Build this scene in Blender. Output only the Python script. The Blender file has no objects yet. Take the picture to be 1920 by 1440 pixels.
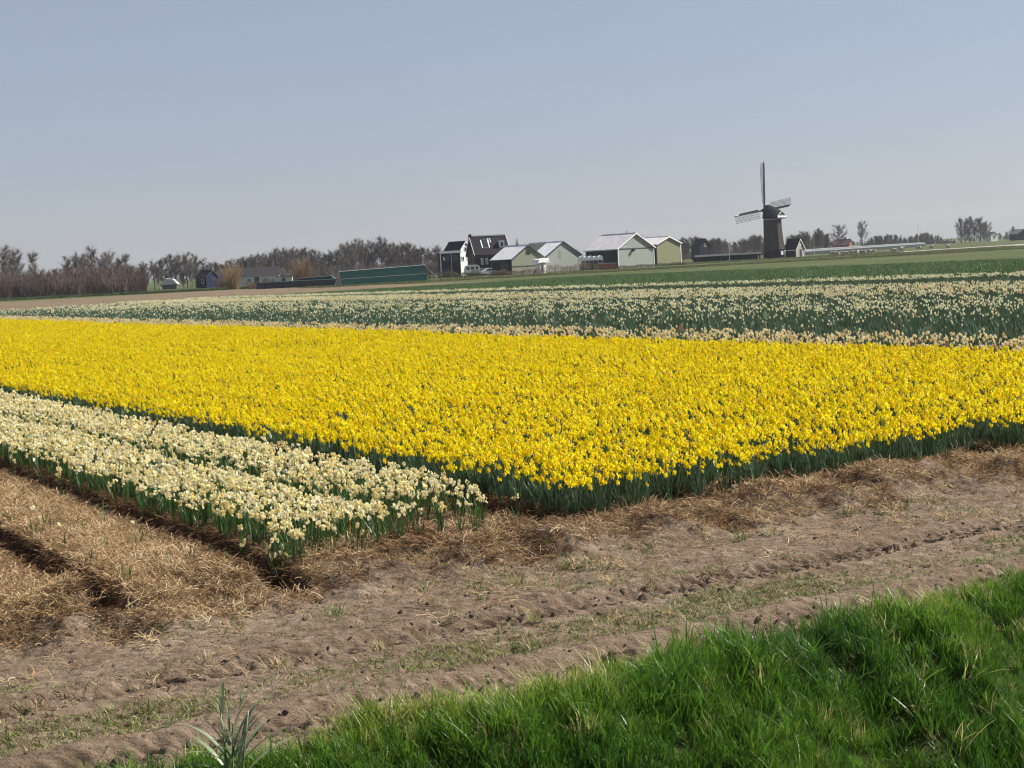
import bpy, bmesh, math, random
import numpy as np
from mathutils import Vector, Matrix, Euler

random.seed(7)
rng = np.random.default_rng(11)
R = math.radians
scene = bpy.context.scene
COL = scene.collection

# ------------------------------------------------------------------ camera
FPX = 2950.0                       # focal length in pixels of the 1920 px wide photograph
CAMZ = 2.7
PITCH, ROLL = R(4.46), R(3.0)
cam_d = bpy.data.cameras.new('camera')
cam = bpy.data.objects.new('camera', cam_d)
COL.objects.link(cam)
cam_d.sensor_width = 36.0
cam_d.lens = FPX / 1920.0 * 36.0
cam_d.clip_start = 0.05
cam_d.clip_end = 20000
FW = Vector((0, math.cos(PITCH), -math.sin(PITCH)))
R0 = Vector((1, 0, 0)); U0 = R0.cross(FW)
RT = R0 * math.cos(ROLL) - U0 * math.sin(ROLL)
UP = R0 * math.sin(ROLL) + U0 * math.cos(ROLL)
m = Matrix((RT, UP, -FW)).transposed().to_4x4()
m.translation = Vector((0, 0, CAMZ))
cam.matrix_world = m
scene.camera = cam

# ------------------------------------------------------------------ world, sun, exposure
SUN_AZ = R(74)                     # clockwise from the view direction (+Y)
SUN_EL = R(43)
w = bpy.data.worlds.new('World'); scene.world = w; w.use_nodes = True
wn = w.node_tree.nodes; wl = w.node_tree.links; wn.clear()
sky = wn.new('ShaderNodeTexSky'); sky.sky_type = 'NISHITA'; sky.sun_disc = False
sky.sun_elevation = SUN_EL; sky.sun_rotation = SUN_AZ
sky.air_density = 1.0; sky.dust_density = 0.45; sky.ozone_density = 3.0; sky.altitude = 0
hsv = wn.new('ShaderNodeHueSaturation'); hsv.inputs['Saturation'].default_value = 0.74
bg = wn.new('ShaderNodeBackground'); bg.inputs['Strength'].default_value = 0.053
wo = wn.new('ShaderNodeOutputWorld')
tn = wn.new('ShaderNodeMixRGB'); tn.blend_type = 'MULTIPLY'; tn.inputs[0].default_value = 1.0; tn.inputs[2].default_value = (0.985, 0.98, 1.06, 1)
wl.new(sky.outputs[0], hsv.inputs['Color']); wl.new(hsv.outputs[0], tn.inputs[1]); hm = wn.new('ShaderNodeMixRGB'); hm.inputs[0].default_value = 0.48; hm.inputs[2].default_value = (3.92, 4.13, 4.95, 1)   # thin even haze over the whole sky
wl.new(tn.outputs[0], hm.inputs[1]); wl.new(hm.outputs[0], bg.inputs[0]); wl.new(bg.outputs[0], wo.inputs[0])
sun_d = bpy.data.lights.new('sun', 'SUN'); sun_d.energy = 5.0; sun_d.angle = R(0.6); sun_d.color = (1.0, 0.955, 0.88)
sun = bpy.data.objects.new('sun', sun_d); COL.objects.link(sun)
SUN_DIR = Vector((math.sin(SUN_AZ) * math.cos(SUN_EL), math.cos(SUN_AZ) * math.cos(SUN_EL), math.sin(SUN_EL)))
sun.rotation_euler = SUN_DIR.to_track_quat('Z', 'Y').to_euler()
sun.location = (60, 0, 60)
vs = scene.view_settings
vs.view_transform = 'Standard'; vs.look = 'None'; vs.gamma = 1.0; vs.use_curve_mapping = False; vs.exposure = 0.92
cy = scene.cycles
cy.max_bounces = 6; cy.diffuse_bounces = 2; cy.glossy_bounces = 2; cy.transmission_bounces = 4; cy.transparent_max_bounces = 8; cy.volume_bounces = 0
cy.use_denoising = True; cy.filter_width = 1.15; cy.use_adaptive_sampling = True; cy.adaptive_threshold = 0.02

# ------------------------------------------------------------------ coordinates
# beds run along u (away, to the left), the farm track along v (away, to the right)
CU, SU = math.cos(R(30.5)), math.sin(R(30.5))
def uv2xy(u, v):
    return (-SU * u + CU * v, CU * u + SU * v)
def xy2uv(x, y):
    return (-SU * x + CU * y, CU * x + SU * y)

def at(px, py, D):
    d = FW + RT * ((px - 960) / FPX) + UP * ((720 - py) / FPX)
    t = D / d.y
    return Vector((d.x * t, D, CAMZ + d.z * t))
def gnd(px, D, z=0.0):
    """the point at depth D and height z that stands on the photograph's column px (read at that height)"""
    x = (px - 960) / FPX
    ay, az = FW.y + x * RT.y, FW.z + x * RT.z
    # (z-CAMZ)*(ay+y*UP.y) = D*(az+y*UP.z)
    y = ((z - CAMZ) * ay - D * az) / (D * UP.z - (z - CAMZ) * UP.y)
    d = FW + RT * x + UP * y
    return Vector((d.x * D / d.y, D, z))
def project(x, y, z):
    """numpy: world -> photograph pixels"""
    px, py, pz = x, y, z - CAMZ
    f = px * FW.x + py * FW.y + pz * FW.z
    r = px * RT.x + py * RT.y + pz * RT.z
    u = px * UP.x + py * UP.y + pz * UP.z
    return 960 + FPX * r / f, 720 - FPX * u / f, f

# ------------------------------------------------------------------ noise
_perm = np.random.default_rng(5).random((256, 256))
def vnoise(x, y):
    xi = np.floor(x).astype(int); yi = np.floor(y).astype(int)
    fx = x - xi; fy = y - yi
    fx = fx * fx * (3 - 2 * fx); fy = fy * fy * (3 - 2 * fy)
    a = _perm[xi % 256, yi % 256]; b = _perm[(xi + 1) % 256, yi % 256]
    c = _perm[xi % 256, (yi + 1) % 256]; d = _perm[(xi + 1) % 256, (yi + 1) % 256]
    return (a * (1 - fx) + b * fx) * (1 - fy) + (c * (1 - fx) + d * fx) * fy
def fbm(x, y, f=1.0, o=4, g=0.5):
    s = 0; a = 1; t = 0
    for i in range(o):
        s = s + a * (vnoise(x * f + 17.3 * i, y * f + 9.1 * i) - 0.5); t += a; a *= g; f *= 2.03
    return s / t
def sstep(a, b, x):
    t = np.clip((x - a) / (b - a), 0, 1)
    return t * t * (3 - 2 * t)

# ------------------------------------------------------------------ object helpers
def tag(o, label=None, cat=None, group=None, kind=None):
    if label: o['label'] = label
    if cat: o['category'] = cat
    if group: o['group'] = group
    if kind: o['kind'] = kind
    return o
def link(name, mesh, mat=None, parent=None):
    if mat is not None and len(mesh.materials) == 0:
        mesh.materials.append(mat)
    o = bpy.data.objects.new(name, mesh); COL.objects.link(o)
    if parent is not None: o.parent = parent
    return o
def empty(name, loc=(0, 0, 0), rz=0.0):
    o = bpy.data.objects.new(name, None); COL.objects.link(o)
    o.location = loc; o.rotation_euler = (0, 0, rz); o.empty_display_size = 0.2
    return o
class MB:
    """collects geometry for one mesh"""
    def __init__(s): s.v = []; s.f = []; s.mi = []
    def add(s, vs, fs, mi=0):
        n = len(s.v); s.v += [tuple(p) for p in vs]
        s.f += [tuple(i + n for i in f) for f in fs]; s.mi += [mi] * len(fs)
    def box(s, x0, x1, y0, y1, z0, z1, mi=0):
        s.add([(x0, y0, z0), (x1, y0, z0), (x1, y1, z0), (x0, y1, z0), (x0, y0, z1), (x1, y0, z1), (x1, y1, z1), (x0, y1, z1)],
              [(0, 3, 2, 1), (4, 5, 6, 7), (0, 1, 5, 4), (1, 2, 6, 5), (2, 3, 7, 6), (3, 0, 4, 7)], mi)
    def prism(s, poly, d, mi=0):
        """poly: list of 3-D points (planar), extruded by vector d"""
        n = len(poly); d = Vector(d); p = [Vector(q) for q in poly]
        s.add(p + [q + d for q in p], [tuple(range(n))[::-1], tuple(range(n, 2 * n))] + [(i, (i + 1) % n, (i + 1) % n + n, i + n) for i in range(n)], mi)
    def beam(s, a, b, w, h, mi=0, up=(0, 0, 1), w2=None, h2=None):
        a = Vector(a); b = Vector(b); d = (b - a).normalized(); u = Vector(up)
        if abs(d.dot(u)) > 0.98: u = Vector((0, 1, 0))
        r = d.cross(u).normalized(); u = r.cross(d)
        w2 = w if w2 is None else w2; h2 = h if h2 is None else h2
        vs = [a - r * w / 2 - u * h / 2, a + r * w / 2 - u * h / 2, a + r * w / 2 + u * h / 2, a - r * w / 2 + u * h / 2,
              b - r * w2 / 2 - u * h2 / 2, b + r * w2 / 2 - u * h2 / 2, b + r * w2 / 2 + u * h2 / 2, b - r * w2 / 2 + u * h2 / 2]
        s.add(vs, [(0, 3, 2, 1), (4, 5, 6, 7), (0, 1, 5, 4), (1, 2, 6, 5), (2, 3, 7, 6), (3, 0, 4, 7)], mi)
    def tube(s, pts, rad, n=5, mi=0, cap=True):
        pts = [Vector(p) for p in pts]; base = len(s.v)
        for i, p in enumerate(pts):
            d = (pts[min(i + 1, len(pts) - 1)] - pts[max(i - 1, 0)]).normalized()
            a = d.orthogonal().normalized() if i == 0 else (a - d * a.dot(d)).normalized()
            b = d.cross(a); r = rad[i] if hasattr(rad, '__len__') else rad
            for k in range(n):
                t = 2 * math.pi * k / n
                s.v.append(tuple(p + (a * math.cos(t) + b * math.sin(t)) * r))
        for i in range(len(pts) - 1):
            for k in range(n):
                s.f.append((base + i * n + k, base + i * n + (k + 1) % n, base + (i + 1) * n + (k + 1) % n, base + (i + 1) * n + k)); s.mi.append(mi)
        if cap:
            e = base + (len(pts) - 1) * n
            s.f.append(tuple(e + k for k in range(n))); s.mi.append(mi)
    def strap(s, base, yaw, length, width, lean, bend, nseg=3, mi=0, fold=0.0, tip=0.15):
        """a strap leaf: starts at base leaning from the vertical by lean, bends further by bend"""
        x, y, z = base; d = lean; prev = None; n0 = len(s.v)
        cx, sx = math.cos(yaw), math.sin(yaw)
        for i in range(nseg + 1):
            t = i / nseg
            wd = width * (0.75 + 0.5 * t if t < 0.5 else (1.0 - (1 - tip) * ((t - 0.5) / 0.5) ** 2)) * 0.5
            s.v.append((x - sx * wd, y + cx * wd, z)); s.v.append((x + sx * wd, y - cx * wd, z))
            if i < nseg:
                st = length / nseg; x += cx * math.sin(d) * st; y += sx * math.sin(d) * st; z += math.cos(d) * st; d += bend / nseg
                a = n0 + 2 * i
                s.f.append((a, a + 1, a + 3, a + 2)); s.mi.append(mi)
    def mesh(s, name, mats=(), smooth=False):
        me = bpy.data.meshes.new(name); me.from_pydata(s.v, [], s.f); me.update()
        for q in mats: me.materials.append(q)
        if len(mats) > 1: me.polygons.foreach_set('material_index', s.mi)
        if smooth: me.polygons.foreach_set('use_smooth', [True] * len(me.polygons))
        return me
    def build(s, name, mat, parent=None, smooth=False):
        return link(name, s.mesh(name, [mat], smooth), None, parent)
def grid_mesh(name, us, vs_, zfun, mat, smooth=True):
    U, V = np.meshgrid(us, vs_, indexing='ij')
    Z = zfun(U, V)
    X, Y = uv2xy(U, V)
    nu, nv = U.shape
    co = np.stack([X, Y, Z], -1).reshape(-1, 3)
    i = np.arange(nu * nv).reshape(nu, nv)
    q = np.stack([i[:-1, :-1], i[:-1, 1:], i[1:, 1:], i[1:, :-1]], -1).reshape(-1, 4)[:, ::-1]
    me = bpy.data.meshes.new(name)
    me.vertices.add(len(co)); me.vertices.foreach_set('co', co.ravel().astype(np.float32))
    me.loops.add(q.size); me.loops.foreach_set('vertex_index', q.ravel().astype(np.int32))
    me.polygons.add(len(q)); me.polygons.foreach_set('loop_start', np.arange(0, q.size, 4, dtype=np.int32))
    me.polygons.foreach_set('use_smooth', np.full(len(q), smooth))
    me.update(calc_edges=True); me.validate()
    me.materials.append(mat)
    return me

# ------------------------------------------------------------------ materials
def new_mat(name):
    mt = bpy.data.materials.new(name); mt.use_nodes = True
    nt = mt.node_tree; nt.nodes.clear()
    out = nt.nodes.new('ShaderNodeOutputMaterial')
    return mt, nt, out
def ramp(nt, stops):
    r = nt.nodes.new('ShaderNodeValToRGB'); e = r.color_ramp.elements
    while len(e) < len(stops): e.new(0.5)
    for el, (p, c) in zip(e, stops):
        el.position = p; el.color = (*c, 1)
    return r
def noise_node(nt, scale, detail=4, rough=0.55, vec=None):
    n = nt.nodes.new('ShaderNodeTexNoise'); n.inputs['Scale'].default_value = scale
    n.inputs['Detail'].default_value = detail; n.inputs['Roughness'].default_value = rough
    if vec: nt.links.new(vec, n.inputs['Vector'])
    return n
def surf(name, stops, scale=3.0, rough=0.85, bump=0.0, bscale=None, spec=0.3, detail=5, stretch=None, metal=0.0):
    """noise-coloured principled surface in object coordinates"""
    mt, nt, out = new_mat(name)
    p = nt.nodes.new('ShaderNodeBsdfPrincipled')
    tc = nt.nodes.new('ShaderNodeTexCoord'); vec = tc.outputs['Object']
    if stretch:
        mp = nt.nodes.new('ShaderNodeMapping'); mp.inputs['Scale'].default_value = stretch
        nt.links.new(vec, mp.inputs['Vector']); vec = mp.outputs[0]
    n = noise_node(nt, scale, detail, 0.6, vec)
    r = ramp(nt, stops); nt.links.new(n.outputs['Fac'], r.inputs[0]); nt.links.new(r.outputs[0], p.inputs['Base Color'])
    p.inputs['Roughness'].default_value = rough; p.inputs['Specular IOR Level'].default_value = spec; p.inputs['Metallic'].default_value = metal
    if bump:
        b = nt.nodes.new('ShaderNodeBump'); b.inputs['Strength'].default_value = 1.0; b.inputs['Distance'].default_value = bump
        n2 = noise_node(nt, bscale or scale * 4, 5, 0.65, vec)
        nt.links.new(n2.outputs['Fac'], b.inputs['Height']); nt.links.new(b.outputs[0], p.inputs['Normal'])
    nt.links.new(p.outputs[0], out.inputs[0])
    return mt
def plain(name, c, rough=0.6, spec=0.4, var=0.12, scale=1.5):
    c = np.array(c)
    return surf(name, [(0.3, tuple(np.clip(c * (1 - var), 0, 1))), (0.7, tuple(np.clip(c * (1 + var), 0, 1)))], scale, rough, 0, None, spec, 4)
def plant(name, stops, trans=0.3, rough=0.5, spec=0.3, tint=None, transcol=None):
    """thin leaf or petal: principled + translucent, colour varied per plant"""
    mt, nt, out = new_mat(name)
    p = nt.nodes.new('ShaderNodeBsdfPrincipled'); t = nt.nodes.new('ShaderNodeBsdfTranslucent'); mx = nt.nodes.new('ShaderNodeMixShader')
    if tint:
        at_ = nt.nodes.new('ShaderNodeAttribute'); at_.attribute_type = 'INSTANCER'; at_.attribute_name = tint; fac = at_.outputs['Fac']
    else:
        oi = nt.nodes.new('ShaderNodeObjectInfo'); fac = oi.outputs['Random']
    r = ramp(nt, stops); nt.links.new(fac, r.inputs[0])
    nt.links.new(r.outputs[0], p.inputs['Base Color'])
    if transcol:
        t.inputs['Color'].default_value = (*transcol, 1)
    else:
        nt.links.new(r.outputs[0], t.inputs['Color'])
    p.inputs['Roughness'].default_value = rough; p.inputs['Specular IOR Level'].default_value = spec
    mx.inputs[0].default_value = trans
    nt.links.new(p.outputs[0], mx.inputs[1]); nt.links.new(t.outputs[0], mx.inputs[2]); nt.links.new(mx.outputs[0], out.inputs[0])
    return mt

# ------------------------------------------------------------------ scatter (stuff only)
def scatter(name, pos, rot, scl, idx, protos, label, cat, tint=None):
    pos = np.asarray(pos, np.float32); n = len(pos)
    me = bpy.data.meshes.new(name)
    me.vertices.add(n); me.vertices.foreach_set('co', pos.ravel())
    a = me.attributes.new('rot', 'FLOAT_VECTOR', 'POINT'); a.data.foreach_set('vector', np.asarray(rot, np.float32).ravel())
    a = me.attributes.new('scl', 'FLOAT', 'POINT'); a.data.foreach_set('value', np.asarray(scl, np.float32))
    a = me.attributes.new('idx', 'INT', 'POINT'); a.data.foreach_set('value', np.asarray(idx, np.int32))
    a = me.attributes.new('tint', 'FLOAT', 'POINT'); a.data.foreach_set('value', np.asarray(tint if tint is not None else rng.random(n), np.float32))
    me.update()
    o = link(name, me); tag(o, label, cat, None, 'stuff')
    for q in protos:
        for mt in q.materials:
            if mt.name not in me.materials: me.materials.append(mt)
    ng = bpy.data.node_groups.new(name + '_nodes', 'GeometryNodeTree')
    ng.interface.new_socket('Geometry', in_out='INPUT', socket_type='NodeSocketGeometry')
    ng.interface.new_socket('Geometry', in_out='OUTPUT', socket_type='NodeSocketGeometry')
    N, L = ng.nodes, ng.links
    gi = N.new('NodeGroupInput'); go = N.new('NodeGroupOutput'); jn = N.new('GeometryNodeJoinGeometry')
    def named(nm, ty):
        q = N.new('GeometryNodeInputNamedAttribute'); q.data_type = ty; q.inputs['Name'].default_value = nm; return q
    ra, sa, ia = named('rot', 'FLOAT_VECTOR'), named('scl', 'FLOAT'), named('idx', 'INT')
    for k, pm in enumerate(protos):
        po = bpy.data.objects.new(name + '_source', pm)
        oi = N.new('GeometryNodeObjectInfo'); oi.inputs['Object'].default_value = po; oi.inputs['As Instance'].default_value = True
        cmp_ = N.new('FunctionNodeCompare'); cmp_.data_type = 'INT'; cmp_.operation = 'EQUAL'
        L.new(ia.outputs['Attribute'], cmp_.inputs[2]); cmp_.inputs[3].default_value = k
        ip = N.new('GeometryNodeInstanceOnPoints')
        L.new(gi.outputs[0], ip.inputs['Points']); L.new(cmp_.outputs[0], ip.inputs['Selection'])
        L.new(oi.outputs['Geometry'], ip.inputs['Instance']); L.new(ra.outputs['Attribute'], ip.inputs['Rotation']); L.new(sa.outputs['Attribute'], ip.inputs['Scale'])
        L.new(ip.outputs[0], jn.inputs[0])
    L.new(jn.outputs[0], go.inputs[0])
    md = o.modifiers.new('scatter', 'NODES'); md.node_group = ng
    return o
def in_view(x, y, z, mx=260, my=200):
    px, py, f = project(x, y, z)
    return (f > 0.5) & (px > -mx) & (px < 1920 + mx) & (py < 1440 + my)

# ================================================================== THE GROUND
FURROWS = np.array([0.45, 2.05, 3.65, 5.22, 6.82, 8.42] + [8.42 + 1.6 * k for k in range(1, 11)])
U_END = 166.0                      # far end of the beds
def furrow_depth(v):
    d = np.zeros_like(v)
    for f in FURROWS:
        wgt = 0.13 if f in (6.82,) else 0.27
        d = np.maximum(d, wgt * (1 - sstep(0.12, 0.30, np.abs(v - f))))
    return d
OPEN = {3.65: 12.6, 5.22: 12.6, 8.42: 13.0, 11.62: 13.3, 14.82: 13.3}
def bank_edge(v): return 8.70 + 0.024 * (v - 4.5) + 0.20 * fbm(v, v * 0 + 4.4, 0.6, 3) * 2
def height(u, v):
    """the field, the track, the ditch"""
    wob = 0.12 * fbm(u * 0 + 3.1, v, 0.9, 3) * 2
    # bed tops and furrows
    z = 0.03 + 0.05 * fbm(u, v, 1.7, 4) + 0.035 * fbm(u, v, 9, 3)
    fd = np.zeros_like(v)
    for f in FURROWS:
        wgt = 0.10 if abs(f - 6.82) < .01 else 0.30
        if f > 8.6: wgt = 0.05 + 0.29 * (1 - sstep(13.9, 14.5, u))
        open_u = next((o for k, o in OPEN.items() if abs(k - f) < 0.02), 14.0)
        c = f + 0.05 * (fbm(u, u * 0 + f, 1.3, 2) * 2)
        d = wgt * (1 - sstep(0.11, 0.23, np.abs(v - c) + 0.05 * fbm(u, v, 5, 3))) * sstep(open_u, open_u + 0.55, u)
        fd = np.maximum(fd, d)
    z = z - fd
    # front ends of the beds slump to the track
    front = 13.05 + 0.55 * fbm(v, v * 0 + 1.7, 0.8, 3) + 0.3 * fbm(v, v * 0 + 8.2, 2.5, 2)
    s = sstep(front - 0.75, front + 0.35, u)
    zt = -0.15 + 0.035 * fbm(u, v, 1.1, 4) + 0.045 * fbm(u, v, 6, 4, 0.6)
    lump = 1.35 * (0.20 * np.clip(fbm(u, v, 2.6, 4, 0.6), -0.25, 1) + 0.22 * np.clip(fbm(u, v, 1.2, 2), -0.2, 1)) * sstep(11.9, 12.7, u) * (1 - sstep(13.2, 14.0, u))
    # wheel ruts with lug prints
    for uc, wd, dp in ((9.22, 0.26, 0.075), (10.72, 0.24, 0.07)):
        c = uc + 0.10 * fbm(v, v * 0 + uc, 0.35, 2) * 2
        q = np.abs(u - c)
        k = 1 - sstep(wd * 0.6, wd * 1.25, q)
        side = np.where(u > c, 1.0, -1.0)
        lug = np.sin((v + side * (u - c) * 0.8) * 2 * math.pi / 0.125 + side * 1.5 + 2 * fbm(u, v, 1.2, 2))
        lug = np.clip(lug * 1.6, -1, 1) * np.clip(0.75 + 2.0 * fbm(u, v, 1.1, 2), 0.1, 1.2)
        broken = np.clip(fbm(u, v, 9, 3, 0.7) * 3.2, -1, 1)
        zt = zt - k * dp * 1.1 + k * (0.030 * lug + 0.050 * broken * np.clip(0.55 + 2.2 * fbm(u, v, 1.6, 2), 0.15, 1.2)) + 0.03 * (sstep(wd * 0.8, wd * 1.3, q) * (1 - sstep(wd * 1.3, wd * 2.2, q)))
    # dried mud texture along the driving direction
    zt = zt + (0.026 * fbm(u * 2.6, v * 0.7, 2.0, 4, 0.65) + 0.060 * fbm(u * 1.5, v * 0.8, 9.5, 3, 0.8) + 0.03 * np.clip(fbm(u, v, 4.5, 2), 0, 1)) * (1 - 0.5 * sstep(12.0, 12.8, u))
    z = zt * (1 - s) + z * s + lump
    # ditch bank
    edge = bank_edge(v)
    t = edge - u
    bank = -1.25 * sstep(-0.05, 1.75, t) * 1.0 + 0.30 * fbm(u * 0.7, v * 1.5, 1.25, 3) * sstep(0.0, 0.5, t)
    near = 2.15 * sstep(5.4, 2.4, u)
    z = np.where(t > 0, np.minimum(zt, -0.10) * (1 - sstep(0, .3, t)) + (-0.12) * sstep(0, .3, t) + bank + near, z)
    return z

def dirt_material():
    mt, nt, out = new_mat('track_dirt')
    p = nt.nodes.new('ShaderNodeBsdfPrincipled')
    tc = nt.nodes.new('ShaderNodeTexCoord'); V = tc.outputs['Object']
    a = noise_node(nt, 0.9, 6, 0.6, V); b = noise_node(nt, 7, 6, 0.65, V); c = noise_node(nt, 38, 5, 0.7, V)
    r1 = ramp(nt, [(0.32, (0.15, 0.108, 0.074)), (0.5, (0.235, 0.178, 0.128)), (0.68, (0.325, 0.262, 0.20))])
    r2 = ramp(nt, [(0.30, (0.115, 0.08, 0.055)), (0.55, (0.245, 0.188, 0.136)), (0.75, (0.365, 0.298, 0.232))])
    nt.links.new(a.outputs[0], r1.inputs[0]); nt.links.new(b.outputs[0], r2.inputs[0])
    mx = nt.nodes.new('ShaderNodeMixRGB'); mx.inputs[0].default_value = 0.55
    nt.links.new(r1.outputs[0], mx.inputs[1]); nt.links.new(r2.outputs[0], mx.inputs[2])
    r3 = ramp(nt, [(0.25, (0.72, 0.70, 0.68)), (0.75, (1.22, 1.2, 1.18))]); nt.links.new(c.outputs[0], r3.inputs[0])
    mu = nt.nodes.new('ShaderNodeMixRGB'); mu.blend_type = 'MULTIPLY'; mu.inputs[0].default_value = 1
    nt.links.new(mx.outputs[0], mu.inputs[1]); nt.links.new(r3.outputs[0], mu.inputs[2]); nt.links.new(mu.outputs[0], p.inputs['Base Color'])
    mp = nt.nodes.new('ShaderNodeMapping'); mp.inputs['Rotation'].default_value = (0, 0, -R(30.5)); mp.inputs['Scale'].default_value = (0.55, 2.0, 1.0)
    nt.links.new(V, mp.inputs['Vector']); st = noise_node(nt, 9, 6, 0.7, mp.outputs[0])
    r4 = ramp(nt, [(0.34, (0.52, 0.48, 0.44)), (0.50, (0.92, 0.90, 0.88)), (0.66, (1.28, 1.28, 1.28))]); nt.links.new(st.outputs[0], r4.inputs[0])
    m2 = nt.nodes.new('ShaderNodeMixRGB'); m2.blend_type = 'MULTIPLY'; m2.inputs[0].default_value = 0.9
    nt.links.new(mu.outputs[0], m2.inputs[1]); nt.links.new(r4.outputs[0], m2.inputs[2]); nt.links.new(m2.outputs[0], p.inputs['Base Color'])
    p.inputs['Roughness'].default_value = 0.95; p.inputs['Specular IOR Level'].default_value = 0.1
    bp = nt.nodes.new('ShaderNodeBump'); bp.inputs['Distance'].default_value = 0.05; bp.inputs['Strength'].default_value = 0.9
    n2 = noise_node(nt, 26, 6, 0.75, V); ad = nt.nodes.new('ShaderNodeMath'); ad.operation = 'ADD'
    nt.links.new(n2.outputs[0], ad.inputs[0]); nt.links.new(st.outputs[0], ad.inputs[1]); nt.links.new(ad.outputs[0], bp.inputs['Height']); nt.links.new(bp.outputs[0], p.inputs['Normal'])
    nt.links.new(p.outputs[0], out.inputs[0])
    return mt
M_dirt = dirt_material()
M_peat = surf('peat_soil', [(0.3, (0.050, 0.030, 0.019)), (0.55, (0.105, 0.062, 0.036)), (0.75, (0.20, 0.125, 0.07))], 9, 0.95, 0.03, 40, 0.05)
M_bank = surf('bank_soil', [(0.3, (0.026, 0.040, 0.010)), (0.7, (0.050, 0.070, 0.018))], 3, 0.95, 0.03, 20, 0.1)
M_meadow = surf('meadow_grass', [(0.3, (0.038, 0.055, 0.017)), (0.55, (0.066, 0.078, 0.027)), (0.75, (0.10, 0.094, 0.040))], 0.05, 0.95, 0.08, 2.0, 0.1, 8)
M_bare = surf('bare_field_soil', [(0.3, (0.112, 0.084, 0.052)), (0.7, (0.165, 0.125, 0.080))], 0.12, 0.95, 0.1, 1.5, 0.1, 8)
M_fieldsoil = surf('field_soil', [(0.3, (0.05, 0.042, 0.026)), (0.7, (0.11, 0.085, 0.05))], 1.2, 0.95, 0.05, 8, 0.1)

# one far sheet that reaches the horizon (lowered beneath the detailed near sheets)
xs = np.array([-9000, -3000, -1200, -600, -300, -150, -80, -50, -30, 0, 40, 60, 100, 160, 240, 400, 700, 1200, 3000, 9000.0])
vs2 = np.array([-9000, -3000, -1200, -600, -300, -150, -60, -30, -12, 0, 10, 22, 34, 60, 100, 150, 240, 400, 700, 1200, 3000, 9000.0])
me = grid_mesh('ground', xs, vs2, lambda u, v: np.where((u < 61) & (u > -60) & (v > -31) & (v < 61), -2.2, -0.06), M_meadow)
tag(link('ground', me), kind='structure')

vv = np.arange(-0.5, 19.5, 0.024)
me = grid_mesh('farm_track', np.arange(8.1, 13.41, 0.022), vv, lambda u, v: height(u, v) + 0.004 - 0.10 * sstep(0.02, -0.06, u - bank_edge(v)), M_dirt)
tag(link('farm_track', me), kind='structure')
me = grid_mesh('ditch_bank', np.concatenate([np.arange(-8, 5.4, 0.4), np.arange(5.4, 9.4, 0.07)]), np.arange(-8, 24.0, 0.08), lambda u, v: height(u, v) - 0.12 * sstep(0.02, 0.12, u - bank_edge(v)), M_bank)
tag(link('ditch_bank', me), kind='structure')
me = grid_mesh('bulb_field', np.concatenate([np.arange(13.38, 26, 0.05), np.arange(26, 62.5, 0.5)]),
               np.concatenate([np.arange(-6, 16, 0.05), np.arange(16, 62.5, 0.3)]), height, M_peat)
tag(link('bulb_field', me), kind='structure')
mb = MB()
def sheet(name, uvs, z, mat):
    mb = MB(); mb.add([(*uv2xy(u, v), z) for u, v in uvs], [tuple(range(len(uvs)))[::-1]])
    o = mb.build(name, mat); tag(o, kind='structure'); return o
sheet('bulb_field_beyond', [(60, -6), (60, 68), (-60, 68), (-60, 165), (178, 125), (166, 20), (166, -6)], -0.015, M_fieldsoil)
sheet('bare_soil_strip', [(166, -40), (166, 20), (178, 112), (296, 112), (330, -60), (330, -160), (200, -160)], -0.02, M_bare)
mt, nt, out = new_mat('ditch_water')
p = nt.nodes.new('ShaderNodeBsdfPrincipled'); p.inputs['Base Color'].default_value = (0.02, 0.025, 0.018, 1); p.inputs['Roughness'].default_value = 0.08
nt.links.new(p.outputs[0], out.inputs[0])
sheet('ditch_water', [(4.0, -8), (4.0, 24), (7.4, 24), (7.4, -8)], -1.18, mt)

ORD = 'first second third fourth fifth sixth seventh eighth ninth tenth eleventh twelfth thirteenth fourteenth fifteenth sixteenth seventeenth eighteenth'.split()
# ================================================================== FLOWERS
M_yellow = plant('yellow_petal', [(0.0, (0.80, 0.58, 0.008)), (0.25, (0.88, 0.70, 0.010)), (0.6, (0.91, 0.77, 0.016)), (1.0, (0.92, 0.83, 0.05))], 0.46, 0.6, 0.15)
M_trumpet = plant('yellow_trumpet', [(0.0, (0.86, 0.64, 0.005)), (1.0, (0.90, 0.77, 0.012))], 0.46, 0.6, 0.15)
M_cream = plant('cream_petal', [(0.0, (0.84, 0.77, 0.42)), (0.6, (0.88, 0.85, 0.56)), (1.0, (0.90, 0.88, 0.70))], 0.30, 0.6, 0.15)
M_orangecup = plant('orange_cup', [(0.0, (0.82, 0.54, 0.10)), (1.0, (0.86, 0.72, 0.30))], 0.3, 0.6, 0.15)
M_peach = plant('peach_petal', [(0.0, (0.86, 0.70, 0.40)), (0.5, (0.89, 0.80, 0.50)), (1.0, (0.90, 0.85, 0.60))], 0.3, 0.6, 0.15)
M_peachcup = plant('peach_cup', [(0.0, (0.83, 0.58, 0.22)), (1.0, (0.86, 0.74, 0.36))], 0.3, 0.6, 0.15)
M_pale = plant('pale_petal', [(0.0, (0.78, 0.76, 0.48)), (1.0, (0.88, 0.88, 0.72))], 0.3, 0.6, 0.15)
M_palecup = plant('pale_cup', [(0.0, (0.84, 0.74, 0.34)), (1.0, (0.86, 0.82, 0.52))], 0.3, 0.6, 0.15)
M_dleaf = plant('daffodil_leaf', [(0.0, (0.040, 0.080, 0.040)), (0.5, (0.062, 0.115, 0.056)), (1.0, (0.095, 0.15, 0.078))], 0.22, 0.38, 0.5)
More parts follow.
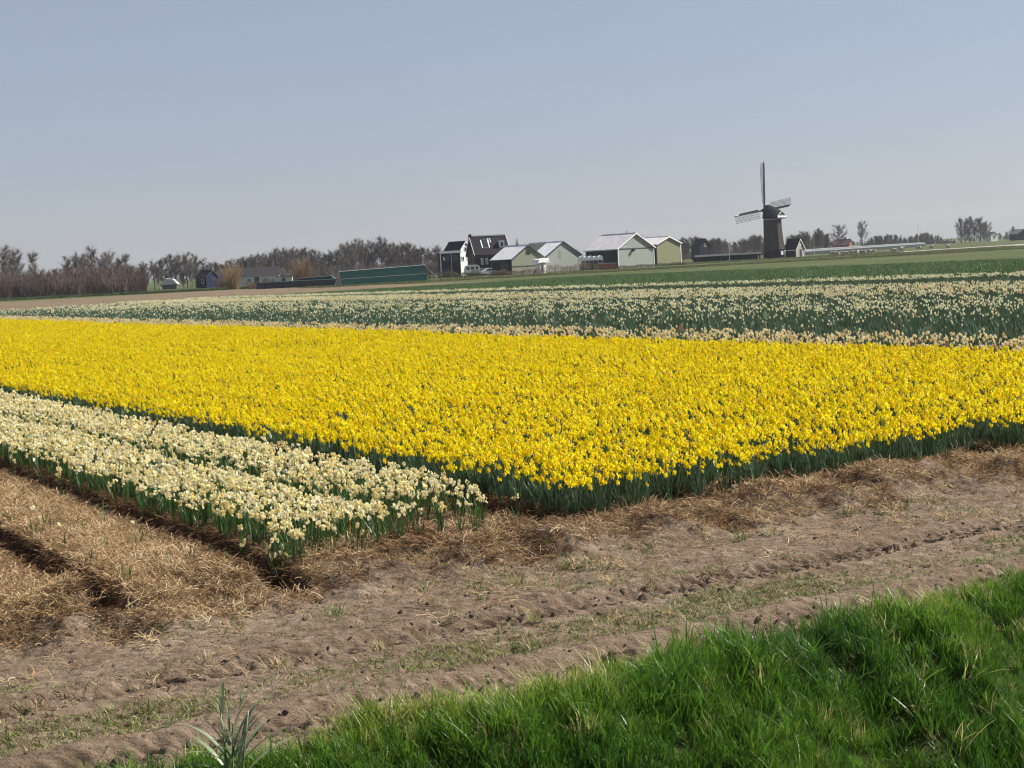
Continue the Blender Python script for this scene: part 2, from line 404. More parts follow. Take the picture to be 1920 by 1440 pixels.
M_nleaf = plant('narcissus_leaf', [(0.0, (0.036, 0.085, 0.020)), (0.5, (0.055, 0.12, 0.028)), (1.0, (0.085, 0.15, 0.045))], 0.25, 0.40, 0.45)
M_crop = plant('crop_leaf', [(0.0, (0.045, 0.095, 0.022)), (0.5, (0.065, 0.13, 0.030)), (1.0, (0.095, 0.165, 0.05))], 0.25, 0.5, 0.3)

def flower_head(petals, cup, c, yaw, nod, r, tl, rr):
    f = Vector((math.cos(yaw) * math.cos(nod), math.sin(yaw) * math.cos(nod), -math.sin(nod)))
    a = f.orthogonal().normalized(); b = f.cross(a); c = Vector(c)
    off = rr.random() * 6.28
    for k in range(6):
        t = off + k * math.pi / 3; d = a * math.cos(t) + b * math.sin(t); s = f.cross(d)
        rk = r * rr.uniform(0.85, 1.12); bk = rr.uniform(-0.25, 0.35) * rk; wd = rk * rr.uniform(0.30, 0.40)
        z0 = f * (0.002 if k % 2 else -0.002)
        petals.add([c + z0, c + z0 + d * rk * 0.55 + s * wd - f * bk * 0.3, c + z0 + d * rk - f * bk, c + z0 + d * rk * 0.55 - s * wd - f * bk * 0.3], [(0, 1, 2, 3)])
    if tl > 0:
        n = 6; rows = [(0.0, 0.26), (0.6, 0.30), (1.0, 0.46)]; vs_ = []; fs = []
        for q, (h, ra) in enumerate(rows):
            for k in range(n):
                t = k * 2 * math.pi / n
                vs_.append(c + f * tl * h + (a * math.cos(t) + b * math.sin(t)) * r * ra * (1 + 0.12 * (k % 2) * q))
        for q in range(2):
            for k in range(n):
                fs.append((q * n + k, q * n + (k + 1) % n, (q + 1) * n + (k + 1) % n, (q + 1) * n + k))
        cup.add(vs_, fs)
def make_daffodil(seed, H=0.42, heads=1, r=0.045, tl=0.042, nleaf=6, leafL=0.375, spread=0.03, leafw=0.014):
    rr = random.Random(seed); lv, st, pe, cu = MB(), MB(), MB(), MB()
    for k in range(nleaf):
        y = rr.random() * 6.28; q = rr.random() * spread
        lv.strap((math.cos(y) * q, math.sin(y) * q, -0.03), y + rr.uniform(-.4, .4), leafL * rr.uniform(0.75, 1.05), leafw * rr.uniform(.8, 1.2), rr.uniform(0.02, 0.22), rr.uniform(0.0, 0.55), 3)
    for k in range(heads):
        y = rr.random() * 6.28; q = rr.random() * spread; h = H * rr.uniform(0.86, 1.06)
        fy = -0.75 + rr.gauss(0, 0.75)
        b = Vector((math.cos(y) * q, math.sin(y) * q, -0.02)); t = b + Vector((rr.gauss(0, .018), rr.gauss(0, .018), h))
        e = t + Vector((math.cos(fy) * 0.022, math.sin(fy) * 0.022, 0.004))
        st.tube([b, (b + t) / 2 + Vector((.004, 0, 0)), t, e], [0.0035, 0.003, 0.0026, 0.003], 3)
        n1, n2 = len(pe.v), len(cu.v)
        flower_head(pe, cu, e, fy, rr.uniform(-0.05, 0.75), r * rr.uniform(.85, 1.12), tl * rr.uniform(.85, 1.1), rr)
        for q, n_ in ((pe, n1), (cu, n2)):
            q.v[n_:] = [(e.x + (x_ - e.x) * 0.84, e.y + (y_ - e.y) * 0.84, e.z + (z_ - e.z) * 1.22) for x_, y_, z_ in q.v[n_:]]
    return lv, st, pe, cu
def make_narcissus(seed, H=0.34, stems=2, nleaf=6, leafL=0.30):
    rr = random.Random(seed); lv, st, pe, cu = MB(), MB(), MB(), MB()
    for k in range(nleaf):
        y = rr.random() * 6.28; q = rr.random() * 0.03
        lv.strap((math.cos(y) * q, math.sin(y) * q, -0.03), y + rr.uniform(-.4, .4), leafL * rr.uniform(0.75, 1.1), 0.011 * rr.uniform(.8, 1.2), rr.uniform(0.02, 0.25), rr.uniform(0.0, 0.6), 3)
    for k in range(stems):
        y = rr.random() * 6.28; q = rr.random() * 0.035; h = H * rr.uniform(0.82, 1.05)
        b = Vector((math.cos(y) * q, math.sin(y) * q, -0.02)); t = b + Vector((rr.gauss(0, .02), rr.gauss(0, .02), h))
        st.tube([b, (b + t) / 2, t], [0.003, 0.0026, 0.002], 3)
        for j in range(rr.randint(3, 5)):
            fy = rr.random() * 6.28
            c = t + Vector((math.cos(fy) * rr.uniform(.008, .022), math.sin(fy) * rr.uniform(.008, .022), rr.uniform(-0.022, 0.022)))
            flower_head(pe, cu, c, fy, rr.uniform(-0.7, 0.4), 0.0205 * rr.uniform(.85, 1.15), 0.007, rr)
    return lv, st, pe, cu
def merged(name, parts, mats):
    mb = MB()
    for k, p_ in enumerate(parts):
        n = len(mb.v); mb.v += p_.v; mb.f += [tuple(i + n for i in f) for f in p_.f]; mb.mi += [k] * len(p_.f)
    return mb.mesh(name, mats)
def part_meshes(parts, names, mats):
    return [(nm, p_.mesh(nm, [mt])) for nm, p_, mt in zip(names, parts, mats)]

YM = [M_dleaf, M_dleaf, M_yellow, M_trumpet]
NM = [M_nleaf, M_nleaf, M_cream, M_orangecup]
yel = [make_daffodil(100 + k, H=0.44, heads=1, r=0.040, tl=0.046, nleaf=6, leafL=0.375) for k in range(9)]
nar = [make_narcissus(200 + k, stems=2 if k % 3 else 3) for k in range(8)]
yel_full = [merged('daffodil_plant', q, YM) for q in yel]
nar_full = [merged('narcissus_plant', q, NM) for q in nar]
yel_parts = [part_meshes(q, ('leaves', 'stem', 'petals', 'trumpet'), YM) for q in yel]
nar_parts = [part_meshes(q, ('leaves', 'stem', 'petals', 'cups'), NM) for q in nar]

def bed_points(v0, v1, u0, u1, dens, jitter=0.25):
    n = int((v1 - v0) * (u1 - u0) * dens)
    v = rng.uniform(v0, v1, n); u = rng.uniform(u0, u1, n)
    return u, v
def keep(u, v, z=0.2, mx=260):
    x, y = uv2xy(u, v)
    k = in_view(x, y, np.full_like(x, z), mx)
    return u[k], v[k]
def plants_on(u, v, nproto, smin=0.88, smax=1.12, tilt=0.08, yaw=0.7, zoff=0.0, flat=None):
    x, y = uv2xy(u, v); z = height(u, v) + zoff if flat is None else np.full_like(x, flat)
    n = len(u)
    rot = np.stack([rng.normal(0, tilt, n), rng.normal(0, tilt, n), rng.uniform(-yaw, yaw, n)], -1)
    return np.stack([x, y, z], -1), rot, rng.uniform(smin, smax, n), rng.integers(0, nproto, n)
def individuals(P, n, name, parts, label, group, cat, maxu=99):
    """the n plants that show largest become objects of their own; returns the rest"""
    pos, rot, scl, idx = P
    px, py, f = project(pos[:, 0], pos[:, 1], pos[:, 2] + 0.3)
    d = np.linalg.norm(pos - np.array([0, 0, CAMZ]), axis=1)
    d = np.where((px > 0) & (px < 1920) & (py < 1440), d, 1e9)
    order = np.argsort(d); sel = order[:n]
    for i in sel:
        e = bpy.data.objects.new(name, None); COL.objects.link(e); e.empty_display_size = 0.1
        e.location = pos[i]; e.rotation_euler = rot[i]; e.scale = (float(scl[i]),) * 3
        tag(e, label, cat, group)
        pet = None
        for nm, msh in parts[idx[i]]:
            c = bpy.data.objects.new(nm, msh); COL.objects.link(c); c.parent = pet if (pet is not None and nm in ('trumpet', 'cups')) else e
            if nm == 'petals': pet = c
            if nm in ('leaves', 'cups') or (name == 'narcissus' and nm == 'petals'): c['kind'] = 'stuff'
    rest = np.ones(len(pos), bool); rest[sel] = False
    return pos[rest], rot[rest], scl[rest], idx[rest]

# --- yellow daffodils: ten beds
us, vs_ = [], []
for k in range(10):
    a = 8.42 + 1.6 * k + (0.20 if k == 0 else -0.03); b = 8.42 + 1.6 * k + 1.57
    for u0, u1, dn in ((13.3, 45, 126), (45, 85, 78), (85, U_END, 46)):
        u, v = bed_points(a, b, u0, u1, dn); us.append(u); vs_.append(v)
u = np.concatenate(us); v = np.concatenate(vs_)
start = 13.62 + 0.5 * fbm(v, v * 0 + 2.2, 1.6, 3)
k = (u > start) & (fbm(u, v, 1.1, 3) > -0.36) & (fbm(u, v, 4.3, 2) > -0.27) & ~((u < 14.3) & ((np.abs(v - 11.62) < 0.2) | (np.abs(v - 14.82) < 0.2)))
u, v = keep(u[k], v[k])
P = plants_on(u, v, len(yel), 0.72, 1.15, 0.13)
P[2][:] *= np.where(u > 85, 1.30, np.where(u > 45, 1.14, 1.0))
P = individuals(P, 300, 'daffodil', yel_parts, 'yellow daffodil in the nearest rows at the corner of the yellow field', 'nearest daffodils of the yellow field', 'daffodil')
scatter('daffodil_field', *P, yel_full, 'dense field of yellow daffodils in bloom', 'daffodils')

# --- cream narcissi: two beds on the left
us, vs_ = [], []
for a, b, dn, st_ in ((5.40, 6.74, 62, 13.42), (6.92, 8.18, 62, 14.1)):
    u, v = bed_points(a, b, 13.3, 46, dn)
    s0 = st_ + 0.35 * fbm(v, v * 0 + 5.2, 1.6, 3)
    thin = np.clip((u - s0 + 0.1) / 1.6, 0.12, 1) if a > 6.9 else np.where(u > s0, 1.0, 0.0)
    kk = (u > s0 - (0.45 if a > 6.9 else 0)) & (rng.random(len(u)) < thin)
    us.append(u[kk]); vs_.append(v[kk])
u, v = keep(np.concatenate(us), np.concatenate(vs_))
P = plants_on(u, v, len(nar), yaw=3.14)
P = individuals(P, 300, 'narcissus', nar_parts, 'cream clustered narcissus in the nearest rows of the cream beds', 'nearest narcissi of the cream beds', 'narcissus')
scatter('narcissus_field', *P, nar_full, 'beds of cream clustered narcissi left of the yellow field', 'narcissi')

# --- the further beds beyond the yellow field
def clump(name, makers, mats, n, size, seed):
    rr = random.Random(seed); mb = MB()
    for j in range(n):
        parts = makers(seed * 50 + j); ox, oy = rr.uniform(-size, size), rr.uniform(-size, size)
        for k, p_ in enumerate(parts):
            q = len(mb.v); mb.v += [(x + ox, y + oy, z) for x, y, z in p_.v]; mb.f += [tuple(i + q for i in f) for f in p_.f]; mb.mi += [k] * len(p_.f)
    return mb.mesh(name, mats)
PM = [M_dleaf, M_dleaf, M_peach, M_peachcup]; WM = [M_dleaf, M_dleaf, M_pale, M_palecup]
mk_f = lambda s: make_daffodil(s, H=0.40, heads=1, r=0.042, tl=0.03, nleaf=4, leafL=0.34, leafw=0.018)
mk_l = lambda s: make_daffodil(s, H=0.36, heads=0, nleaf=6, leafL=0.36, leafw=0.020, spread=0.05)
peach = [clump('peach_clump', mk_f, PM, 3, 0.11, 31 + k) for k in range(5)]
pale = [clump('pale_clump', mk_f, WM, 3, 0.11, 41 + k) for k in range(5)]
sing = [clump('pale_single', mk_f, WM, 1, 0.0, 51 + k) for k in range(5)]
leafy = [clump('leaf_clump', mk_l, [M_dleaf, M_dleaf, M_pale, M_orangecup], 3, 0.12, 61 + k) for k in range(5)]
def edge_v(u): return 73 + (96 - u) * 0.2      # oblique edge between the flowers and the green crop
def band(name, v0, v1, dens, protos, label, sc=(0.9, 1.15), u1=U_END, u0=-60, pitch=1.6, prob=None):
    n = int((v1 - v0) * (u1 - u0) * dens)
    u = rng.uniform(u0, u1, n); v = rng.uniform(v0, v1, n)
    ph = ((v - 24.42) % pitch) / pitch
    kk = (ph > 0.10) & (ph < 0.92)
    if prob is not None: kk &= rng.random(n) < prob(u, v)
    v = np.where(v > 49, 49 + (v - 49) * (edge_v(u) - 49) / 17.5, v)
    u, v = keep(u[kk], v[kk])
    P = plants_on(u, v, len(protos), sc[0], sc[1], yaw=0.7, flat=0.0)
    P[2][:] *= 1 + 0.25 * sstep(60, 140, u)
    return scatter(name, *P, protos, label, 'flowers')
dd = lambda u: np.where(u > 80, 0.7, 1.0)
band('peach_narcissus_bed', 24.6, 28.6, 8.5, peach, 'beds of peach and cream narcissi just behind the yellow field')
band('narcissus_leaf_bed', 28.8, 39.0, 7.5, leafy, 'green leafy beds with few flowers behind the peach narcissi', prob=lambda u, v: dd(u))
band('sparse_narcissus_bed', 28.8, 38.0, 3.6, sing, 'scattered pale narcissi in the green leafy beds', prob=lambda u, v: dd(u) * (0.25 + 0.75 * sstep(31, 38, v)))
band('pale_narcissus_bed', 38.0, 48.0, 3.9, pale, 'beds of pale narcissi beyond the leafy beds', prob=lambda u, v: dd(u) * (0.55 + 0.45 * (fbm(u, v, 0.15, 2) > 0)))
band('pale_bed_leaves', 38.0, 61.5, 5.5, leafy, 'green leaves between the pale narcissi', prob=lambda u, v: dd(u))
band('cream_narcissus_bed', 49.4, 56.5, 9.5, peach[:2] + pale, 'dense beds of cream narcissi in the middle distance', prob=lambda u, v: dd(u))
band('white_narcissus_bed', 61.8, 66.0, 6.5, pale, 'thin line of white narcissi at the edge of the green crop', prob=lambda u, v: dd(u))
def mk_crop(s):
    rr = random.Random(s); lv = MB()
    for k in range(26):
        lv.strap((rr.uniform(-.38, .38), rr.uniform(-.38, .38), -0.02), rr.random() * 6.28, rr.uniform(.18, .30), rr.uniform(.03, .05), rr.uniform(.05, .5), rr.uniform(.1, .9), 2)
    return (lv,)
crop = [clump('crop_clump', mk_crop, [M_crop], 1, 0, 71 + k) for k in range(5)]
n = 60000
u = rng.uniform(-60, 172, n); v = edge_v(u) + 0.8 + rng.uniform(0, 58, n)
kk = (u < 166 + (v - 20) * 0.11) & (rng.random(n) < np.where(v > 95, 0.7, 1.0)); u, v = keep(u[kk], v[kk])
P = plants_on(u, v, 5, 0.85, 1.25, 0.05, 3.14, flat=0.0); P[2][:] *= 1.15
scatter('green_crop', *P, crop, 'field of low green crop leaves before the farm buildings', 'crop')

# ================================================================== STRAW, CLODS, WEEDS, BANK GRASS
M_straw = plant('straw', [(0.0, (0.18, 0.115, 0.056)), (0.35, (0.34, 0.225, 0.108)), (0.7, (0.45, 0.315, 0.165)), (1.0, (0.57, 0.45, 0.28))], 0.12, 0.7, 0.2)
M_oldstraw = plant('old_straw', [(0.0, (0.050, 0.028, 0.016)), (0.6, (0.12, 0.065, 0.032)), (1.0, (0.24, 0.14, 0.065))], 0.08, 0.8, 0.15)
M_grass = plant('bank_grass_blade', [(0.0, (0.035, 0.092, 0.014)), (0.3, (0.070, 0.165, 0.018)), (0.6, (0.115, 0.225, 0.020)), (0.85, (0.20, 0.285, 0.035)), (1.0, (0.38, 0.36, 0.13))], 0.42, 0.42, 0.35, tint='tint')
M_weed = plant('track_weed_blade', [(0.0, (0.075, 0.115, 0.022)), (0.5, (0.135, 0.165, 0.036)), (0.75, (0.25, 0.23, 0.085)), (1.0, (0.36, 0.28, 0.14))], 0.3, 0.5, 0.3)
M_reed = plant('reed_leaf', [(0.0, (0.15, 0.20, 0.11)), (1.0, (0.22, 0.27, 0.15))], 0.25, 0.38, 0.5)

def straw_tuft(seed, n=26, L=(0.03, 0.12), mat=M_straw, rise=0.9, wd=0.0038, spread=0.085):
    rr = random.Random(seed); mb = MB()
    for k in range(n):
        y = rr.random() * 6.28; ln = rr.uniform(*L); pit = rr.uniform(-0.1, rise); w_ = wd * rr.uniform(.6, 1.3)
        p = Vector((rr.uniform(-spread, spread), rr.uniform(-spread, spread), rr.uniform(0.0, 0.025))); roll = rr.uniform(-.8, .8)
        pts = []
        for j in range(4):
            pts.append(p.copy()); p = p + Vector((math.cos(y) * math.cos(pit), math.sin(y) * math.cos(pit), math.sin(pit))) * ln / 3
            y += rr.uniform(-.5, .5); pit -= rr.uniform(0.0, .35)
        sd = Vector((-math.sin(y) * math.cos(roll), math.cos(y) * math.cos(roll), math.sin(roll))) * w_ / 2
        n0 = len(mb.v)
        for q in pts: mb.v += [tuple(q - sd), tuple(q + sd)]
        for j in range(3): mb.f.append((n0 + 2 * j, n0 + 2 * j + 1, n0 + 2 * j + 3, n0 + 2 * j + 2)); mb.mi.append(0)
    return mb.mesh('straw_tuft', [mat])
straws = [straw_tuft(300 + k) for k in range(6)]
olds = [straw_tuft(320 + k, mat=M_oldstraw, L=(0.04, 0.14), rise=0.6) for k in range(4)]
def uv_rand(u0, u1, v0, v1, dens):
    n = int((u1 - u0) * (v1 - v0) * dens)
    return rng.uniform(u0, u1, n), rng.uniform(v0, v1, n)
def furrow_at(u, v):
    return np.min(np.abs(v[:, None] - FURROWS[None, :]), axis=1)
U, V, K = [], [], []
u, v = uv_rand(12.9, 27, 1.0, 5.2, 380)          # mulched bare beds on the left
fr = furrow_at(u, v); k = (fr > 0.26) & (rng.random(len(u)) < np.clip(0.85 + 1.2 * fbm(u, v, 3.0, 3), 0.2, 1))
U.append(u[k]); V.append(v[k]); K.append(rng.integers(0, 6, k.sum()))
u, v = uv_rand(11.9, 14.3, 1.0, 20, 360)         # slumped front ends
fr = furrow_at(u, v)
pr = sstep(12.25, 12.85, u + 0.6 * fbm(v, v * 0 + 3, 1.1, 3)) * (0.15 + 1.7 * np.clip(fbm(u, v, 1.7, 3) + 0.3, 0, 1)) * np.where((fr < 0.25) & (u > 12.9 + 0.5 * (v > 6)), 0.06, 1)
k = rng.random(len(u)) < pr
kk = np.where(rng.random(k.sum()) < 0.24 + 0.42 * (fbm(u[k], v[k], 2.2, 2) > 0.1), rng.integers(6, 10, k.sum()), rng.integers(0, 6, k.sum()))
U.append(u[k]); V.append(v[k]); K.append(kk)
u, v = uv_rand(13.0, 30, 1.8, 8.8, 200)          # dark peaty fibres in the furrows
fr = furrow_at(u, v); k = fr < 0.34
U.append(u[k]); V.append(v[k]); K.append(rng.integers(6, 10, k.sum()))
u, v = uv_rand(9.0, 12.4, -1, 20, 10)            # stray wisps on the track
k = rng.random(len(u)) < sstep(9.5, 12.4, u)
U.append(u[k]); V.append(v[k]); K.append(rng.integers(0, 6, k.sum()))
u = np.concatenate(U); v = np.concatenate(V); K = np.concatenate(K)
x, y = uv2xy(u, v); k = in_view(x, y, x * 0); u, v, K = u[k], v[k], K[k]
P = plants_on(u, v, 1, 0.7, 1.3, 0.25, 3.14, zoff=0.005)
scatter('straw_mulch', P[0], P[1], P[2], K, straws + olds, 'brown straw mulch over the bed ends and bare beds', 'straw')

def clod_mesh(seed):
    rr = random.Random(seed); bm = bmesh.new(); bmesh.ops.create_icosphere(bm, subdivisions=1, radius=1)
    for q in bm.verts: q.co *= rr.uniform(0.65, 1.25); q.co.z *= 0.65
    me = bpy.data.meshes.new('clod'); bm.to_mesh(me); bm.free(); me.materials.append(M_clod); return me
M_clod = surf('clod_soil', [(0.3, (0.17, 0.13, 0.10)), (0.7, (0.31, 0.245, 0.19))], 1.0, 0.95, 0.2, 3, 0.1)
clods = [clod_mesh(400 + k) for k in range(6)]
u, v = uv_rand(8.9, 13.2, -0.5, 19.4, 420)
rut = np.minimum(np.abs(u - 9.22), np.abs(u - 10.72))
pr = 0.20 + 0.30 * (1 - sstep(0.15, 0.40, rut)) + 0.22 * sstep(12.0, 12.8, u)
k = rng.random(len(u)) < pr * (0.4 + 1.2 * np.clip(fbm(u, v, 1.3, 2) + .3, 0, 1)); u, v = keep(u[k], v[k], -0.1)
P = plants_on(u, v, 6, 0.3, 1, 0.6, 3.14, zoff=0.0); P[2][:] = np.minimum(rng.gamma(1.5, 0.0042, len(u)) + 0.005, 0.03)
scatter('soil_clods', *P, clods, 'small dry soil clods along the wheel ruts', 'soil')

def blades(seed, n, L, wd, lean, bend, spread, mat, nseg=3):
    rr = random.Random(seed); mb = MB()
    for k in range(n):
        mb.strap((rr.uniform(-spread, spread), rr.uniform(-spread, spread), -0.02), rr.random() * 6.28, rr.uniform(*L), wd * rr.uniform(.7, 1.3), rr.uniform(*lean), rr.uniform(*bend), nseg, tip=0.05)
    return mb.mesh('blade_tuft', [mat])
weeds = [blades(500 + k, 16, (0.02, 0.08), 0.0062, (0.5, 1.45), (0.0, 0.7), 0.05, M_weed, 2) for k in range(5)]
U, V = [], []
u, v = uv_rand(9.5, 10.45, -1, 20, 900)
k = rng.random(len(u)) < (1 - sstep(0.20, 0.47, np.abs(u - 9.97))) * np.clip(0.62 + 2.4 * fbm(u, v, 1.3, 3) + 0.035 * (v - 4), 0, 1); U.append(u[k]); V.append(v[k])
u, v = uv_rand(10.95, 12.4, -1, 20, 480)
k = rng.random(len(u)) < np.clip(-0.10 + 2.6 * fbm(u, v, 1.2, 3) + 0.02 * v, 0, 1); U.append(u[k]); V.append(v[k])
u, v = uv_rand(8.2, 9.8, -1, 20, 160)
k = rng.random(len(u)) < (1 - sstep(8.6, 8.95, u - 0.18 - 0.024 * (v - 4.5))); U.append(u[k]); V.append(v[k])
u, v = keep(np.concatenate(U), np.concatenate(V), 0)
P = plants_on(u, v, 5, 0.6, 1.3, 0.15, 3.14)
scatter('track_grass', *P, weeds, 'thin yellowish grass growing between the wheel ruts', 'grass')

tufts = [blades(520 + k, 38, (0.08, 0.22), 0.0054, (0.0, 0.55), (0.15, 1.1), 0.055, M_grass, 3) for k in range(7)]
long_ = [blades(540 + k, 9, (0.22, 0.40), 0.007, (0.1, 0.7), (0.3, 1.3), 0.04, M_grass, 4) for k in range(2)]
u, v = uv_rand(6.6, 9.6, -1, 20, 360)
edge = bank_edge(v)
ragged = 0.16 * fbm(v, u * 0 + 6.6, 1.8, 3) * 2 + 0.05
k = (u < edge + ragged) & (rng.random(len(u)) < np.clip(1.2 + 1.3 * fbm(u, v, 1.7, 3), 0.6, 1)); u, v = keep(u[k], v[k], -0.5, 200)
P = plants_on(u, v, 9, 0.75, 1.2, 0.2, 3.14)
edge = bank_edge(v)
cl = fbm(u * 0.7, v * 1.5, 1.25, 3)
P[2][:] *= 0.50 + 0.85 * np.clip(cl + 0.45, 0, 0.9)
P[1][:, 0] += 0.12; 
tint = np.clip(0.42 + 1.1 * fbm(u, v, 0.9, 3) + 0.25 * sstep(-0.25, 0.05, u - edge) + rng.normal(0, 0.13, len(u)), 0, 1)
tint = np.where(rng.random(len(u)) < 0.04, 1.0, tint)
scatter('bank_grass', *P, tufts + long_, 'long lush green grass on the ditch bank', 'grass', tint=tint)

# single weeds that stand out on the track
wm = [blades(560 + k, 26, (0.08, 0.20), 0.008, (0.15, 1.0), (0.2, 1.0), 0.06, M_weed, 3) for k in range(3)]
for wi, (px, py) in enumerate(sorted(((968, 1088), (1068, 1062), (1100, 1058), (520, 1258), (625, 1150), (1005, 1165), (1385, 1010), (1450, 1000), (540, 1240), (275, 1330), (1590, 965), (720, 1222)))):
    d = FW + RT * ((px - 960) / FPX) + UP * ((720 - py) / FPX); t = (-0.12 - CAMZ) / d.z
    x, y = d.x * t, d.y * t; u, v = xy2uv(x, y)
    o = link('weed_tuft', random.choice(wm)); o.location = (x, y, float(height(np.array([u]), np.array([v]))[0])); o.rotation_euler = (0, 0, random.random() * 6); o.scale = (random.uniform(.8, 1.2),) * 3
    tag(o, 'small green grass weed standing up from the dry track, %s of twelve from the left' % ORD[wi], 'weed', 'weeds on the farm track')
# sprouts of leaves left in the mulched beds
sp = []
for k in range(4):
    lv, st, pe, cu = make_narcissus(600 + k, stems=1 if k == 0 else 0, nleaf=5, leafL=0.22); sp.append(part_meshes((lv, pe), ('leaves', 'petals'), (M_nleaf, M_cream)) if k == 0 else part_meshes((lv,), ('leaves',), (M_nleaf,)))
for j in range(34):
    for _ in range(50):
        u = 13.6 + random.random() ** 1.3 * 9; v = random.choice((random.uniform(2.3, 3.4), random.uniform(3.9, 5.0), 4.0, 4.95))
        x, y = uv2xy(u, v); px, py, f = project(x, y, 0.0)
        if 0 < px < 1920: break
    k = random.choice((0, 1, 1, 2, 2, 3, 3))
    e = empty('narcissus_sprout', (x, y, float(height(np.array([u]), np.array([v]))[0]))); e.rotation_euler = (0, 0, random.random() * 6); e.scale = (random.uniform(.7, 1.1),) * 3
    tag(e, 'lone narcissus sprout in the straw of the bare bed', 'sprout', 'narcissus sprouts in the straw beds')
    for nm, msh in sp[k]: link(nm, msh, None, e)

# reed shoot in the ditch, foreground left
rb = gnd(436, 8.7, -0.20)
reed = empty('reed_plant', rb); reed.scale = (.80, .80, .62); tag(reed, 'grey-green reed shoot with arching leaves at the bottom edge of the picture', 'reed')
rr = random.Random(5)
def reed_leaf(base, yaw, L, wd, lean, bend, seg=7):
    mb = MB(); x, y, z = base; d = lean; cx, sx = math.cos(yaw), math.sin(yaw); n0 = 0; fold = 0.35
    for i in range(seg + 1):
        t = i / seg; w_ = wd * 0.5 * (0.55 + 0.9 * t if t < 0.4 else 0.91 * (1 - ((t - 0.4) / 0.6) ** 1.6) + 0.02)
        nx, nz = -math.cos(d) * cx, math.sin(d)
        ny = -math.cos(d) * sx
        mb.v += [(x - sx * w_ + nx * w_ * fold, y + cx * w_ + ny * w_ * fold, z + nz * w_ * fold), (x, y, z), (x + sx * w_ + nx * w_ * fold, y - cx * w_ + ny * w_ * fold, z + nz * w_ * fold)]
        st = L / seg; x += cx * math.sin(d) * st; y += sx * math.sin(d) * st; z += math.cos(d) * st; d += bend / seg * (0.4 + 1.2 * t)
    for i in range(seg):
        a = 3 * i; mb.f += [(a, a + 1, a + 4, a + 3), (a + 1, a + 2, a + 5, a + 4)]; mb.mi += [0, 0]
    return mb
for dx, hh, ln in ((-0.02, 0.80, -0.03), (0.05, 0.74, 0.10), (0.0, 0.62, 0.03)):
    mb = MB(); mb.tube([(dx, 0, -0.1), (dx + ln * .5, .01, hh * .5), (dx + ln, 0, hh)], [0.011, 0.008, 0.004], 6); mb.build('stem', M_reed, reed, True)
for bx, bz, yaw, L, wd, lean, bend in ((0.0, .12, 0.15, .62, .036, .35, 1.15), (0.02, .2, 0.5, .55, .034, .25, 1.0), (-.02, .15, 3.0, .50, .034, .45, 1.2), (-.02, .25, 3.3, .42, .028, .3, .9),
        (.03, .35, -.3, .45, .030, .18, .9), (.06, .5, .2, .34, .026, .2, .8), (-.03, .42, 2.8, .30, .024, .12, .3), (-.03, .6, 1.2, .30, .022, .05, .4), (.08, .6, .1, .26, .022, .25, .7),
        (.1, .7, -.4, .2, .016, .1, .5), (-.05, .1, 2.6, .40, .03, .7, .8), (.05, .08, -.2, .58, .034, .62, .9), (0, .3, 4.5, .3, .026, .4, 1.0), (-.03, .75, 2.2, .2, .015, .05, .2)):
    reed_leaf((bx + .03, 0.03, bz * .8 + 0.06), yaw + .8, L * .95, wd * 1.15, lean * 1.3, bend).build('leaf', M_reed, reed, True)
    reed_leaf((bx, 0.0, bz + 0.12), yaw, L, wd * 1.5, lean * .9, bend * .9).build('leaf', M_reed, reed, True)
# orange marker twine and stakes at the bed ends
M_orange = plain('orange_stake', (0.75, 0.20, 0.03), 0.6)
for (px, py, hh, lab) in ((657, 1012, 0.26, 'thin orange marker stake in front of the cream narcissi'), (1104, 935, 0.22, 'thin orange marker stake at the corner of the yellow field')):
    d = FW + RT * ((px - 960) / FPX) + UP * ((720 - py) / FPX); t = (-0.03 - CAMZ) / d.z; x, y = d.x * t, d.y * t; u, v = xy2uv(x, y)
    z = float(height(np.array([u]), np.array([v]))[0])
    e = empty('marker_stake', (x, y, z)); tag(e, lab, 'stake')
    mb = MB(); mb.tube([(0, 0, -.08), (0.004, 0, hh * .5), (-0.002, 0, hh)], [0.006, .0055, .005], 6); mb.build('stick', M_orange, e)
    mb = MB(); mb.beam((0, 0, hh - .05), (0.035, .0, hh - .075), .004, .012); mb.build('tag_strip', M_orange, e)

# ================================================================== FARM BUILDINGS
M_dgreen = plain('dark_green_boards', (0.016, 0.026, 0.026), 0.7, 0.2, 0.25)
M_sagegreen = surf('sage_green_sheeting', [(0.3, (0.185, 0.195, 0.14)), (0.7, (0.24, 0.245, 0.18))], 1.2, 0.7, 0.0, stretch=(6, 6, 0.3))
M_greygreen = surf('grey_green_sheeting', [(0.3, (0.25, 0.27, 0.235)), (0.7, (0.34, 0.355, 0.315))], 1.5, 0.6, 0.0, stretch=(5, 5, 0.35))
M_olive = surf('olive_sheeting', [(0.3, (0.20, 0.20, 0.105)), (0.7, (0.26, 0.255, 0.14))], 1.5, 0.6, 0.0, stretch=(6, 6, 0.3))
M_greysheet = surf('pale_fibre_cement', [(0.3, (0.56, 0.56, 0.57)), (0.7, (0.74, 0.74, 0.75))], 0.8, 0.6, 0.0, stretch=(1, 1, 1))
M_mauve = surf('mauve_grey_roof', [(0.3, (0.46, 0.44, 0.45)), (0.7, (0.60, 0.575, 0.58))], 0.7, 0.6)
M_darkpanel = plain('old_grey_roof', (0.10, 0.105, 0.095), 0.85, 0.1, 0.2)
M_tile = surf('dark_brown_tiles', [(0.3, (0.009, 0.007, 0.009)), (0.7, (0.019, 0.013, 0.015))], 2.5, 0.75, 0.05, 6, 0.12)
M_blackroof = plain('black_roof', (0.010, 0.010, 0.012), 0.75, 0.12, 0.2)
